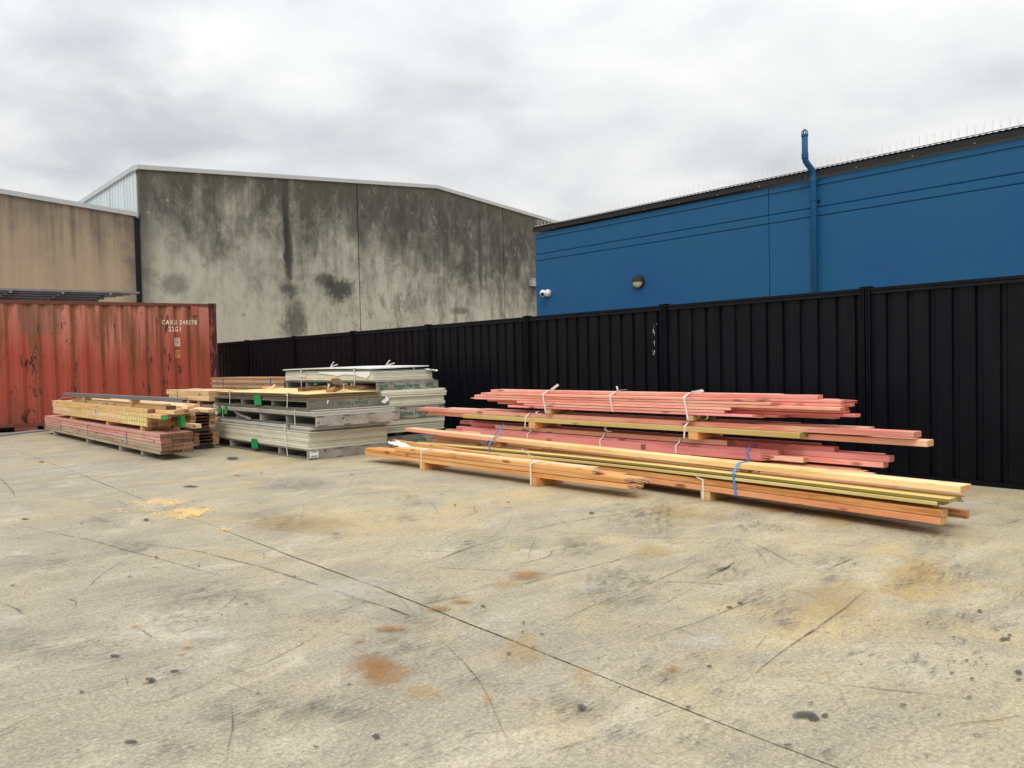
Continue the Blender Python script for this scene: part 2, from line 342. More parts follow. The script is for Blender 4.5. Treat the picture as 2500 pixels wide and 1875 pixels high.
# ------------------------------------------------------------------ geometry helpers
class MB:
    def __init__(s): s.v = []; s.f = []; s.m = []; s.uv = None
    def box(s, x0, x1, y0, y1, z0, z1, m=0, mend=None, ends='y'):
        b = len(s.v)
        s.v += [(x0, y0, z0), (x1, y0, z0), (x1, y1, z0), (x0, y1, z0), (x0, y0, z1), (x1, y0, z1), (x1, y1, z1), (x0, y1, z1)]
        fs = [(0, 3, 2, 1), (4, 5, 6, 7), (0, 1, 5, 4), (2, 3, 7, 6), (1, 2, 6, 5), (3, 0, 4, 7)]
        for i, f in enumerate(fs):
            s.f.append(tuple(b + q for q in f)); s.m.append(mend if (mend is not None and i in (2, 3)) else m)
        return s
    def hexa(s, pts, m=0):
        b = len(s.v); s.v += [tuple(p) for p in pts]
        for f in [(0, 3, 2, 1), (4, 5, 6, 7), (0, 1, 5, 4), (2, 3, 7, 6), (1, 2, 6, 5), (3, 0, 4, 7)]: s.f.append(tuple(b + q for q in f)); s.m.append(m)
    def poly(s, pts, m=0):
        b = len(s.v); s.v += [tuple(p) for p in pts]; s.f.append(tuple(range(b, b + len(pts)))); s.m.append(m)
    def prism(s, pts, axis, a, b_, m=0, mcap=None):
        """closed 2D outline extruded along an axis"""
        def P(q, t): return {'x': (t, q[0], q[1]), 'y': (q[0], t, q[1]), 'z': (q[0], q[1], t)}[axis]
        b = len(s.v); k = len(pts)
        s.v += [P(q, a) for q in pts] + [P(q, b_) for q in pts]
        for i in range(k):
            j = (i + 1) % k; s.f.append((b + i, b + j, b + k + j, b + k + i)); s.m.append(m)
        mc = m if mcap is None else mcap
        s.f.append(tuple(b + i for i in range(k - 1, -1, -1))); s.m.append(mc)
        s.f.append(tuple(b + k + i for i in range(k))); s.m.append(mc)
    def tube(s, pts, r, seg=10, m=0, cap=True, rs=None):
        pts = [Vector(p) for p in pts]; b = len(s.v); n = len(pts); last = None
        for i, p in enumerate(pts):
            d = (pts[min(i + 1, n - 1)] - pts[max(i - 1, 0)]).normalized()
            if last is None:
                a = d.cross(Vector((0, 0, 1)));  a = a if a.length > .1 else d.cross(Vector((1, 0, 0)))
            else: a = last - d * last.dot(d)
            a.normalize(); last = a; c = d.cross(a)
            rr = rs[i] if rs else r
            for k in range(seg):
                t = 2 * math.pi * k / seg; s.v.append(tuple(p + a * math.cos(t) * rr + c * math.sin(t) * rr))
        for i in range(n - 1):
            for k in range(seg):
                k2 = (k + 1) % seg; s.f.append((b + i * seg + k, b + i * seg + k2, b + (i + 1) * seg + k2, b + (i + 1) * seg + k)); s.m.append(m)
        if cap:
            s.f.append(tuple(b + k for k in range(seg - 1, -1, -1))); s.m.append(m)
            s.f.append(tuple(b + (n - 1) * seg + k for k in range(seg))); s.m.append(m)
    def ribbon(s, pts, side, w, th=.0015, m=0):
        """thin strap: centre line pts, width along side"""
        side = Vector(side).normalized(); pts = [Vector(p) for p in pts]; n = len(pts); b = len(s.v)
        for i, p in enumerate(pts):
            d = (pts[min(i + 1, n - 1)] - pts[max(i - 1, 0)]).normalized(); nn = d.cross(side).normalized()
            for a_, b2 in ((-1, -1), (1, -1), (1, 1), (-1, 1)): s.v.append(tuple(p + side * (w / 2 * a_) + nn * (th * b2)))
        for i in range(n - 1):
            for k in range(4):
                k2 = (k + 1) % 4; s.f.append((b + i * 4 + k, b + i * 4 + k2, b + (i + 1) * 4 + k2, b + (i + 1) * 4 + k)); s.m.append(m)
        s.f.append((b + 3, b + 2, b + 1, b)); s.m.append(m); e = b + (n - 1) * 4; s.f.append((e, e + 1, e + 2, e + 3)); s.m.append(m)
    def build(s, name, mats, parent=None, loc=None, smooth=False, origin=None):
        o0 = Vector(origin) if origin is not None else Vector((0, 0, 0))
        me = bpy.data.meshes.new(name); me.from_pydata([tuple(Vector(v) - o0) for v in s.v], [], s.f); me.update()
        if not isinstance(mats, (list, tuple)): mats = [mats]
        for q in mats: me.materials.append(q)
        for p_, i in zip(me.polygons, s.m): p_.material_index = min(i, len(mats) - 1); p_.use_smooth = smooth
        if s.uv:
            l = me.uv_layers.new(name='UVMap')
            for i, c in enumerate(s.uv): l.data[i].uv = c
        o = bpy.data.objects.new(name, me); COL.objects.link(o)
        if parent:
            o.parent = parent; o.location = o0 - (parent['wl'] if 'wl' in parent else Vector((0, 0, 0))) if False else o0 - Vector(WL.get(parent.name, (0, 0, 0)))
        else: o.location = o0
        WL[o.name] = tuple(o0)
        if loc is not None: o.location = loc
        return o
WL = {}      # world position of each parent, so parts can be written in world coordinates
def thing(name, loc, label, cat, group=None):
    o = bpy.data.objects.new(name, None); COL.objects.link(o); o.empty_display_size = .2
    o.location = loc; WL[o.name] = tuple(loc); tag(o, label, cat, group); return o
def tag(o, label, cat, group=None):
    o['label'] = label; o['category'] = cat
    if group: o['group'] = group
    return o

def text_mesh(name, s, size, m, parent, loc, rot, flip=False, align='LEFT', narrow=1.0, bold=.0, origin_world=True, bend=None, space=1.0):
    cu = bpy.data.curves.new('lettering_curve', 'FONT'); cu.body = s; cu.size = size; cu.space_character = space; cu.align_x = align; cu.offset = bold; cu.resolution_u = 3
    to = bpy.data.objects.new('lettering_tmp', cu); COL.objects.link(to)
    bpy.context.view_layer.update()
    me = bpy.data.meshes.new_from_object(to.evaluated_get(bpy.context.evaluated_depsgraph_get()))
    bpy.data.objects.remove(to)
    for vtx in me.vertices: vtx.co.x *= narrow
    if bend:
        bm = bmesh.new(); bm.from_mesh(me)
        for bx in bend[0]:
            if -.2 < bx - bend[2] < 1.2: bmesh.ops.bisect_plane(bm, geom=bm.verts[:] + bm.edges[:] + bm.faces[:], plane_co=(bx - bend[2], 0, 0), plane_no=(1, 0, 0))
        for q in bm.verts: q.co.z = -bend[1](q.co.x + bend[2]) + .003
        bm.to_mesh(me); bm.free()
    me.materials.clear(); me.materials.append(m); me.name = name
    o = bpy.data.objects.new(name, me); COL.objects.link(o)
    if parent:
        o.parent = parent; o.location = Vector(loc) - Vector(WL.get(parent.name, (0, 0, 0))) if origin_world else Vector(loc)
    else: o.location = loc
    o.rotation_euler = rot
    return o

# ------------------------------------------------------------------ ground
g = MB(); g.poly([(-45, -25, 0), (45, -25, 0), (45, 60, 0), (-45, 60, 0)])
ground = g.build('ground', M_ground); ground['kind'] = 'structure'

def decal_mat(name, col, kind, amt=1.0):
    def fn(n, p, t, out):
        uv = n.n('ShaderNodeTexCoord').outputs['UV']; pos = n.n('ShaderNodeNewGeometry').outputs['Position']
        s = n.n('ShaderNodeSeparateXYZ', Vector=uv)
        if kind == 'line':        # u metres along, v 0..1 across
            d = n.math('ABSOLUTE', n.math('SUBTRACT', s.outputs[1], .5))
            wob = n.math('MULTIPLY', n.math('SUBTRACT', n.noise(pos, 16, 5, .75), .5), .5)
            a = n.math('ADD', d, wob)
            al = n.ramp(a, [(.02, 1.0), (.34, 0.0)])
            br = n.ramp(n.noise(pos, 5, 5, .7), [(.36, .2), (.58, 1.0)])
            end = n.ramp(s.outputs[2], [(0.0, 1.0), (1.0, 1.0)])
            al = n.math('MULTIPLY', al, br)
        elif kind == 'joint':
            d = n.math('ABSOLUTE', n.math('SUBTRACT', s.outputs[1], .5))
            a = n.math('ADD', d, n.math('MULTIPLY', n.math('SUBTRACT', n.noise(pos, 34, 5, .8), .5), .42))
            al = n.ramp(a, [(.16, 1.0), (.24, 0.0)])
            al = n.math('MULTIPLY', al, n.ramp(n.noise(pos, 3, 3, .6), [(.30, .55), (.5, 1.0)]))
        elif kind == 'blob':
            v = n.n('ShaderNodeVectorMath', {'operation': 'DISTANCE'}, _0=uv, _1=(.5, .5, 0)).outputs['Value']
            a = n.math('ADD', v, n.math('MULTIPLY', n.math('SUBTRACT', n.noise(pos, 20, 5, .75, .6), .5), .95))
            al = n.ramp(a, [(.22, 1.0), (.30, 0.0)])
        elif kind == 'soft':
            v = n.n('ShaderNodeVectorMath', {'operation': 'DISTANCE'}, _0=uv, _1=(.5, .5, 0)).outputs['Value']
            a = n.math('ADD', v, n.math('MULTIPLY', n.math('SUBTRACT', n.noise(pos, 4, 7, .75, .5), .5), .85))
            al = n.math('MULTIPLY', n.ramp(a, [(.0, 1.0), (.36, 0.0)], 'EASE'), n.ramp(v, [(.3, 1.0), (.49, 0.0)]))
            al = n.math('MULTIPLY', al, n.ramp(n.noise(pos, 60, 4, .75), [(.34, .35), (.56, 1.0)]))
        elif kind == 'scuff':
            v = n.n('ShaderNodeVectorMath', {'operation': 'DISTANCE'}, _0=uv, _1=(.5, .5, 0)).outputs['Value']
            e = n.noise(n.mapv(pos, (1.2, 5, 1), rot=(0, 0, .45)), 7, 6, .75, 1.2)
            al = n.math('MULTIPLY', n.ramp(v, [(.1, 1.0), (.46, 0.0)]), n.ramp(e, [(.50, 0.0), (.64, 1.0)]))
        elif kind == 'tread':
            d = n.math('ABSOLUTE', n.math('SUBTRACT', s.outputs[1], .5))
            z1 = n.math('SINE', n.math('ADD', n.math('MULTIPLY', s.outputs[0], 95.0), n.math('MULTIPLY', d, 9.0)))
            z2 = n.math('SINE', n.math('MULTIPLY', s.outputs[1], 26.0))
            al = n.math('MULTIPLY', n.ramp(z1, [(.35, 0.0), (.7, 1.0)]), n.ramp(z2, [(.1, .15), (.5, 1.0)]))
            al = n.math('MULTIPLY', al, n.ramp(d, [(.40, 1.0), (.5, 0.0)]))
            al = n.math('MULTIPLY', al, n.ramp(n.noise(pos, 6, 5, .75), [(.42, 0.0), (.6, 1.0)]))
        al = n.math('MULTIPLY', al, amt, clamp=True)
        tr = n.n('ShaderNodeBsdfTransparent'); mx = n.n('ShaderNodeMixShader', Fac=al)
        t.links.new(tr.outputs[0], mx.inputs[1]); t.links.new(p.outputs[0], mx.inputs[2]); t.links.new(mx.outputs[0], out.inputs[0])
        p.inputs['Base Color'].default_value = (*col, 1)
        return None
    return mat(name, fn, .8, .2)
D_skid = decal_mat('rubber_skid', (.085, .082, .08), 'line', .55)
D_skidx = decal_mat('strong_rubber_skid', (.06, .058, .058), 'line', .85)
D_faint = decal_mat('faint_rubber_skid', (.10, .095, .09), 'line', .42)
D_crack = decal_mat('hairline_crack', (.07, .06, .05), 'joint', .85)
D_joint = decal_mat('saw_cut_joint', (.022, .020, .018), 'joint', .9)
D_oil = decal_mat('dark_oil', (.075, .072, .068), 'blob', .8)
D_rust = decal_mat('orange_rust', (.37, .175, .055), 'soft', .72)
D_rustf = decal_mat('faint_yellow_rust', (.50, .33, .12), 'soft', .42)
D_scuff = decal_mat('grey_scuff', (.08, .083, .092), 'scuff', .75)
D_pale = decal_mat('pale_dust', (.60, .57, .50), 'soft', .5)
D_yel = decal_mat('orange_paint_spot', (.58, .33, .14), 'blob', .65)
D_tread = decal_mat('tyre_tread', (.12, .11, .10), 'tread', .75)
zlev = [.002]
def nz(): zlev[0] += .00006; return zlev[0]
def strip(name, pts, w, m, wob=0.0, seg=.12):
    P = [gnd(*p) for p in pts]; z = nz(); out = [P[0]]
    for a, b in zip(P, P[1:]):
        k = max(1, int((b - a).length / seg))
        for i in range(1, k + 1): out.append(a.lerp(b, i / k))
    out = [q + Vector((random.uniform(-wob, wob), random.uniform(-wob, wob), 0)) for q in out]
    mb = MB(); mb.uv = []; L = 0; n = len(out); prev = None
    for i, q in enumerate(out):
        d = (out[min(i + 1, n - 1)] - out[max(i - 1, 0)]).normalized(); s = Vector((-d.y, d.x, 0)); ww = w * min(1, .25 + 2.2 * i / n, .25 + 2.2 * (n - 1 - i) / n)
        a, b = q - s * ww / 2, q + s * ww / 2
        if prev:
            mb.poly([(prev[0].x, prev[0].y, z), (a.x, a.y, z), (b.x, b.y, z), (prev[1].x, prev[1].y, z)])
            l2 = L + (q - out[i - 1]).length; mb.uv += [(L, 0), (l2, 0), (l2, 1), (L, 1)]; L = l2
        prev = (a, b)
    return mb.build(name, m, ground)
def blot(name, px, py, rx, ry, m, rot=0.0, grow=1.6):
    c = gnd(px, py); a = (gnd(px + rx, py) - gnd(px - rx, py)) * .5 * grow; b = (gnd(px, py - ry) - gnd(px, py + ry)) * .5 * grow
    if rot: a, b = a * math.cos(rot) + b * math.sin(rot), b * math.cos(rot) - a * math.sin(rot)
    z = nz(); mb = MB(); q = [c - a - b, c + a - b, c + a + b, c - a + b]
    if (q[1] - q[0]).cross(q[2] - q[1]).z < 0: q.reverse()
    mb.poly([(p.x, p.y, z) for p in q]); mb.uv = [(0, 0), (1, 0), (1, 1), (0, 1)]
    return mb.build(name, m, ground)
LQ = lambda x, y: (x * .565, 1100 + y * .565)
RQ = lambda x, y: (1250 + x * .565, 1100 + y * .565)
strip('control_joint', [(470, 1268), (502, 1277), (711, 1358), (920, 1434), (1250, 1565), (1672, 1733), (2058, 1880), (2450, 2030)], .019, D_joint, .0025)
strip('control_joint', [(470, 1268), (330, 1212), (180, 1152), (40, 1100)], .018, D_crack, .002)
for pts, w_, m_ in [
    ([(60, 320), (180, 345), (400, 390), (560, 435), (680, 465), (960, 545)], .03, D_skid),
    ([(600, 400), (880, 440), (950, 460), (1150, 510), (1350, 575), (1520, 630), (1810, 722)], .04, D_skid),
    ([(575, 455), (480, 510), (420, 555), (350, 625)], .02, D_skid), ([(0, 655), (80, 690), (130, 720)], .035, D_skid),
    ([(980, 1000), (1140, 1065)], .025, D_skid), ([(1000, 1090), (1005, 1200), (980, 1371)], .02, D_skid),
    ([(1900, 815), (1960, 870), (2060, 980), (2110, 1070), (2150, 1150), (2190, 1245)], .018, D_skid),
    ([(250, 625), (330, 655), (330, 680)], .02, D_skid), ([(590, 765), (700, 830)], .02, D_skid), ([(1830, 665), (1960, 640), (2060, 620)], .03, D_skid),
    ([(0, 120), (50, 170), (65, 200)], .05, D_skid), ([(1640, 670), (1810, 728)], .035, D_skidx), ([(1390, 580), (1560, 650), (1640, 668)], .03, D_skid),
    ([(880, 445), (1040, 428)], .03, D_skid), ([(540, 970), (556, 1020)], .02, D_skid), ([(370, 815), (460, 850)], .02, D_skid), ([(1040, 610), (960, 690)], .02, D_skid),
    ([(0, 378), (240, 385)], .02, D_skid), ([(1850, 660), (2200, 560)], .02, D_skid), ([(1740, 430), (1960, 440), (2130, 440)], .02, D_skid), ([(1850, 505), (2200, 522)], .03, D_skid),
    ([(1860, 490), (2000, 430), (2200, 370)], .04, D_skid)]:
    strip('skid_mark', [LQ(*p) for p in pts], w_, m_, .003)
for pts, w_, m_ in [
    ([(1045, 967), (1150, 885), (1300, 780), (1440, 680), (1530, 605)], .026, D_skidx), ([(1130, 985), (1400, 1015), (1820, 1055), (2100, 1085)], .025, D_skid),
    ([(560, 820), (800, 745), (1000, 665), (1100, 625), (1210, 575)], .024, D_skid), ([(430, 655), (600, 575), (720, 520), (825, 468)], .025, D_skid),
    ([(845, 555), (900, 520), (960, 485)], .06, D_skidx), ([(600, 572), (720, 568), (850, 575), (985, 587)], .035, D_skid),
    ([(120, 555), (400, 490), (585, 440)], .03, D_skid), ([(1370, 516), (1470, 465)], .04, D_skidx), ([(1530, 918), (1830, 915)], .02, D_skid), ([(340, 545), (550, 556)], .03, D_skid),
    ([(620, 690), (700, 640), (810, 580)], .02, D_skid), ([(750, 965), (830, 905)], .012, D_skid), ([(80, 1175), (300, 1240)], .016, D_skid), ([(520, 1190), (690, 1120)], .018, D_skidx),
    ([(110, 1325), (440, 1220)], .016, D_skid), ([(0, 527), (150, 533)], .04, D_skidx), ([(1020, 388), (1260, 512)], .03, D_skid), ([(0, 1060), (300, 985)], .012, D_skid),
    ([(0, 590), (200, 540)], .03, D_skid), ([(150, 765), (420, 640)], .02, D_skid), ([(500, 790), (600, 740)], .02, D_skid), ([(150, 352), (600, 378), (980, 382)], .03, D_skid),
    ([(0, 365), (180, 320), (560, 260)], .04, D_skid), ([(1040, 880), (1110, 790)], .012, D_skid), ([(1200, 610), (1390, 600)], .02, D_skid)]:
    strip('skid_mark', [RQ(*p) for p in pts], w_, m_, .003)
for pts in ([(970, 968), (1060, 940), (1140, 925), (1240, 870), (1390, 800)], [(975, 968), (860, 1030), (720, 1080), (560, 1110)]):
    strip('hairline_crack', [LQ(*p) for p in pts], .010, D_crack, .006, .05)
for pts in ([(700, 770), (790, 800), (880, 828)], [(0, 500), (160, 460), (180, 430)], [(1820, 1200), (2212, 1150)]):
    strip('hairline_crack', [RQ(*p) for p in pts], .012, D_crack, .006, .05)
for x, y, rx, ry in [(497, 890, 24, 8), (755, 957, 28, 7), (650, 995, 26, 10), (655, 1003, 14, 6), (565, 1262, 26, 9), (630, 302, 12, 6), (353, 1047, 10, 5), (108, 298, 18, 4), (1365, 1286, 12, 3),
                     (2200, 880, 15, 8), (1630, 1243, 20, 12), (180, 50, 14, 3), (675, 464, 8, 4), (1520, 604, 6, 3), (860, 500, 5, 3), (1460, 570, 5, 3), (1005, 35, 30, 8), (820, 157, 34, 5), (1140, 450, 4, 3), (2090, 675, 12, 5), (1965, 238, 4, 3), (1910, 190, 4, 2), (330, 1000, 3, 2)]:
    blot('oil_stain', *LQ(x, y), rx * .565, ry * .565, D_oil, random.uniform(-.3, .3))
for x, y, rx, ry in [(940, 680, 12, 4), (985, 663, 12, 4), (855, 938, 17, 7), (2130, 820, 28, 7), (2150, 803, 9, 7), (1900, 967, 12, 5), (2188, 965, 16, 13), (2190, 996, 17, 5), (1987, 993, 14, 4), (1968, 911, 12, 6),
                     (2025, 902, 9, 4), (1910, 917, 7, 3), (2005, 920, 9, 4), (2050, 933, 7, 3), (1265, 1150, 60, 16), (1300, 1162, 26, 12), (1352, 1153, 18, 8), (1795, 752, 7, 4), (1908, 813, 8, 3), (2020, 698, 12, 6),
                     (2145, 757, 6, 3), (345, 272, 12, 4), (47, 790, 8, 4), (130, 800, 9, 4), (50, 750, 7, 5), (300, 1120, 26, 14), (375, 907, 6, 3), (1217, 1350, 6, 3), (1975, 1072, 10, 3), (1690, 1108, 20, 6), (1290, 1100, 16, 4),
                     (90, 858, 7, 4), (760, 1118, 26, 7), (1195, 1283, 24, 7), (1845, 1155, 14, 5), (1920, 850, 4, 2), (2045, 978, 5, 2), (1885, 935, 5, 2)]:
    blot('oil_stain', *RQ(x, y), rx * .565, ry * .565, D_oil, random.uniform(-.3, .3))
for q, x, y, rx, ry, m_, rt in [(LQ, 1605, 932, 120, 52, D_rust, -.45), (LQ, 1680, 975, 170, 74, D_rust, -.5), (LQ, 1830, 1055, 110, 50, D_rustf, -.4), (LQ, 2110, 1085, 30, 30, D_rustf, 0), (LQ, 1690, 775, 80, 12, D_rust, .3), (LQ, 1550, 830, 28, 10, D_rust, .3), (LQ, 1800, 742, 40, 8, D_rustf, .3), (LQ, 1900, 690, 70, 12, D_rust, .25),
                            (LQ, 2000, 657, 60, 10, D_rust, .25), (LQ, 2190, 580, 70, 30, D_rustf, .2), (RQ, 700, 952, 42, 22, D_rust, 0), (RQ, 1760, 540, 170, 120, D_rustf, 0), (RQ, 300, 980, 80, 60, D_rustf, 0), (RQ, 60, 545, 90, 26, D_rust, .25),
                            (RQ, 750, 270, 200, 60, D_rustf, .1), (RQ, 1150, 255, 90, 20, D_rust, 0), (RQ, 50, 860, 130, 90, D_rustf, 0), (RQ, 620, 440, 120, 40, D_rustf, 0), (RQ, 1400, 300, 160, 60, D_rustf, 0), (RQ, 1380, 640, 200, 90, D_rustf, .2), (LQ, 1300, 320, 260, 60, D_rustf, 0)]:
    blot('rust_stain', *q(x, y), rx * .565, ry * .565, m_, rt)
for q, x, y, rx, ry in [(RQ, 930, 520, 110, 60), (RQ, 290, 430, 110, 40), (RQ, 1120, 335, 110, 26), (RQ, 2195, 635, 50, 26), (LQ, 1775, 215, 55, 22), (LQ, 1745, 295, 60, 18), (RQ, 1400, 490, 90, 34), (RQ, 780, 480, 30, 12), (LQ, 1460, 370, 60, 16), (RQ, 550, 290, 180, 60),
                        (LQ, 1750, 860, 200, 70), (LQ, 1880, 640, 90, 40), (RQ, 250, 1120, 160, 60), (LQ, 900, 640, 260, 60), (LQ, 1280, 150, 150, 26), (LQ, 1080, 1120, 200, 90), (RQ, 900, 1060, 80, 30), (RQ, 1000, 330, 60, 20), (RQ, 500, 560, 200, 40), (LQ, 560, 420, 160, 30), (RQ, 1250, 280, 60, 20)]:
    blot('scuff_patch', *q(x, y), rx * .565, ry * .565, D_scuff, random.uniform(-.2, .3))
for q, x, y, rx, ry in [(LQ, 650, 250, 120, 30), (LQ, 1500, 610, 260, 60), (RQ, 350, 600, 120, 30), (LQ, 90, 455, 60, 14), (LQ, 40, 740, 90, 40), (LQ, 330, 90, 260, 40), (RQ, 820, 840, 160, 50), (RQ, 1900, 230, 200, 50), (LQ, 900, 800, 120, 40)]:
    blot('pale_dust_patch', *q(x, y), rx * .565, ry * .565, D_pale)
for x, y, rx, ry in [(585, 763, 16, 6), (815, 853, 18, 6), (785, 884, 16, 7), (630, 1010, 18, 6), (1590, 615, 12, 5), (1745, 965, 8, 4), (1025, 107, 16, 5), (1130, 96, 8, 4), (1520, 104, 10, 4), (765, 740, 10, 4), (877, 246, 14, 3)]:
    blot('orange_paint_spot', *LQ(x, y), rx * .565, ry * .565, D_yel)
for pts, w_ in [([(655, 200), (635, 260), (625, 320), (650, 380), (700, 410)], .26), ([(1000, 262), (1040, 300), (1120, 335), (1190, 350)], .26), ([(1800, 320), (1820, 360), (1820, 400)], .30), ([(2190, 300), (2060, 320)], .2)]:
    strip('tyre_print', [RQ(*p) for p in pts], w_, D_tread, 0, .05)

rr = random.Random(31)
for k in range(60):
    x, y = rr.uniform(-.4, 5.0), rr.uniform(1.9, 8.5)
    if x > 4.4 and y > 3.5: x -= 1.2
    a_ = rr.gauss(.35, .5) if k % 3 else rr.uniform(0, 3.1); L_ = rr.uniform(.25, 1.5) * (.5 + y * .12); cur = rr.uniform(-.5, .5); P = []; z = nz(); w_ = rr.uniform(.008, .03)
    for i in range(9): P.append((x, y)); a_ += cur / 9; x += math.cos(a_) * L_ / 8; y += math.sin(a_) * L_ / 8
    mb = MB(); mb.uv = []
    for i in range(8):
        (xa, ya), (xb, yb) = P[i], P[i + 1]; d_ = Vector((xb - xa, yb - ya)).normalized(); n0 = Vector((-d_.y, d_.x)) * w_ / 2 * min(1, .2 + i / 3, .2 + (8 - i) / 3); n1 = Vector((-d_.y, d_.x)) * w_ / 2 * min(1, .2 + (i + 1) / 3, .2 + (7 - i) / 3)
        mb.poly([(xa - n0.x, ya - n0.y, z), (xb - n1.x, yb - n1.y, z), (xb + n1.x, yb + n1.y, z), (xa + n0.x, ya + n0.y, z)]); mb.uv += [(i * .1, 0), (i * .1 + .1, 0), (i * .1 + .1, 1), (i * .1, 1)]
    mb.build('skid_mark', D_faint, ground)
for k in range(34):
    px, py = rr.uniform(60, 2440), rr.uniform(1230, 1850); q_ = rr.uniform(.5, 1.5)
    blot('scuff_patch', px, py, 70 * q_, 24 * q_, D_scuff, rr.uniform(-.4, .5))
# sawdust: small yellow chips swept into streaks
sw = MB(); rr = random.Random(3)
for (cx, cy, ax, ay, n_, sl) in [(690, 228, 105, 12, 1500, -.02), (640, 262, 150, 14, 260, 0), (800, 262, 50, 8, 450, -.05), (835, 275, 75, 12, 1100, -.12), (760, 285, 90, 16, 160, 0), (540, 180, 120, 10, 60, 0), (975, 345, 30, 5, 60, 0)]:
    for _ in range(n_):
        a, b = rr.gauss(0, .5), rr.gauss(0, .55)
        b += .25 * math.sin(a * 5 + cx)
        p = gnd(*LQ(cx + ax * a, cy + ay * b + sl * ax * a * 1.6 + 2 * math.sin(a * 7)))
        s_ = rr.uniform(.003, .009); th = rr.uniform(0, math.pi); e = rr.uniform(.3, 1)
        ca, sa = math.cos(th) * s_, math.sin(th) * s_; z = .0045 + rr.uniform(0, .003); t_ = rr.uniform(-.002, .004)
        sw.poly([(p.x - ca, p.y - sa, z), (p.x + sa * e, p.y - ca * e, z + .002), (p.x + ca, p.y + sa, z + t_ + .003), (p.x - sa * e, p.y + ca * e, z + .001)])
M_saw = plain('yellow_sawdust', (.82, .58, .27), .9, amt=.3, scale=60)
sawd = sw.build('sawdust', M_saw); sawd['kind'] = 'stuff'; tag(sawd, 'streaks of yellow sawdust swept on the concrete at the left', 'sawdust')

# scattered chips and grit on the concrete
gr = MB()
for _ in range(520):
    x = rr.uniform(-1.5, 6.2); y = rr.uniform(1.2, 11)
    if x > 4.3: continue
    s_ = rr.uniform(.002, .006) * (1 if rr.random() < .93 else 2.2)
    gr.hexa([(x - s_, y - s_ * .7, 0), (x + s_, y - s_, 0), (x + s_ * .8, y + s_, 0), (x - s_, y + s_ * .8, 0), (x - s_ * .6, y - s_ * .5, s_), (x + s_ * .5, y - s_ * .6, s_ * .8), (x + s_ * .5, y + s_ * .6, s_), (x - s_ * .6, y + s_ * .4, s_ * .7)])
gr = gr.build('grit', plain('grey_grit', (.30, .27, .22), .9, amt=.3, scale=3)); gr['kind'] = 'stuff'; tag(gr, 'fine grit and stone crumbs scattered over the concrete yard', 'grit')

# concrete strip at the foot of the container
kb = MB(); A, B_ = gnd(0, 1066), gnd(122, 1052); dd = (B_ - A).normalized(); nn = Vector((-dd.y, dd.x, 0)); A = A - dd * 6
kb.prism([(0, 0), (.32, 0), (.32, .028), (0, .028)], 'x', 0, (B_ - A).length)
ko = kb.build('kerb', plain('pale_concrete_kerb', (.27, .265, .25), .85, amt=.2)); ko.location = A; ko.rotation_euler = (0, 0, math.atan2(dd.y, dd.x)); ko['kind'] = 'structure'

# ------------------------------------------------------------------ fence
FX = 7.57; FT = 1.79
fence = thing('metal_fence', (FX, 8.2, 0), 'long black ribbed metal panel fence with flat top rail, running behind all the stacks', 'fence')
posts = [3.40 + 2.385 * k for k in range(-3, 8)]
def channel(name, y0, y1, z0, z1, proud):
    mb = MB(); mb.box(FX - .030 - proud, FX + .03, y0, y1, z0, z1); return mb
for i, py_ in enumerate(posts):
    mb = MB()
    for sgn in (-1, 1):
        c = py_ + sgn * .027
        mb.prism([(FX - .030, c - .024), (FX - .052, c - .020), (FX - .052, c - .006), (FX - .044, c - .004), (FX - .044, c + .004), (FX - .052, c + .006), (FX - .052, c + .020), (FX - .030, c + .024), (FX + .035, c + .024), (FX + .035, c - .024)], 'z', 0, FT + .012)
    mb.box(FX - .048, FX + .03, py_ - .055, py_ + .055, FT + .012, FT + .016)
    mb.build('post', M_fence, fence, origin=(FX, py_, 0))
for a, b in zip(posts, posts[1:]):
    y0, y1 = a + .055, b - .055
    # ribbed sheet
    mb = MB(); prof = []; y = y0; per = .19
    while y < y1:
        for dy, dx in ((0, 0), (.012, .026), (.050, .026), (.062, 0)):
            if y + dy < y1: prof.append((y + dy, dx))
        y += per
    prof.append((y1, 0)); th = .004
    for (ya, xa), (yb, xb) in zip(prof, prof[1:]):
        mb.hexa([(FX + xa - .012, ya, .03), (FX + xa - .012 + th, ya, .03), (FX + xb - .012 + th, yb, .03), (FX + xb - .012, yb, .03),
                 (FX + xa - .012, ya, FT - .02), (FX + xa - .012 + th, ya, FT - .02), (FX + xb - .012 + th, yb, FT - .02), (FX + xb - .012, yb, FT - .02)])
    mb.build('fence_sheet', M_fence, fence, origin=(FX, y0, 0))
    mb = MB(); mb.prism([(FX - .036, FT - .058), (FX - .030, FT - .03), (FX - .038, FT - .026), (FX - .038, FT), (FX + .03, FT), (FX + .03, FT - .058)], 'y', y0 - .004, y1 + .004)
    mb.build('top_rail', M_fence, fence, origin=(FX, y0, FT))
    mb = MB(); mb.box(FX - .034, FX + .03, y0 - .004, y1 + .004, .0, .045); mb.build('bottom_rail', M_fence, fence, origin=(FX, y0, 0))
# white scratches on the panel near the post
sc = MB(); rr = random.Random(5)
for _ in range(12):
    t_ = rr.random(); px = 1598 + rr.gauss(0, 3) - t_ * 4; py = 790 + t_ ** 2.2 * 80 + rr.gauss(0, 5)
    q = onx(px, py, FX - .0155); s_ = rr.uniform(.001, .004); l_ = rr.uniform(.004, .02); sc = MB()
    sc.poly([(FX - .0155, q.y - s_, q.z - l_), (FX - .0155, q.y - s_, q.z + l_), (FX - .0155, q.y + s_, q.z + l_), (FX - .0155, q.y + s_, q.z - l_)])
    sc.build('scratch_mark', M_strap, fence, origin=(FX, q.y, q.z))

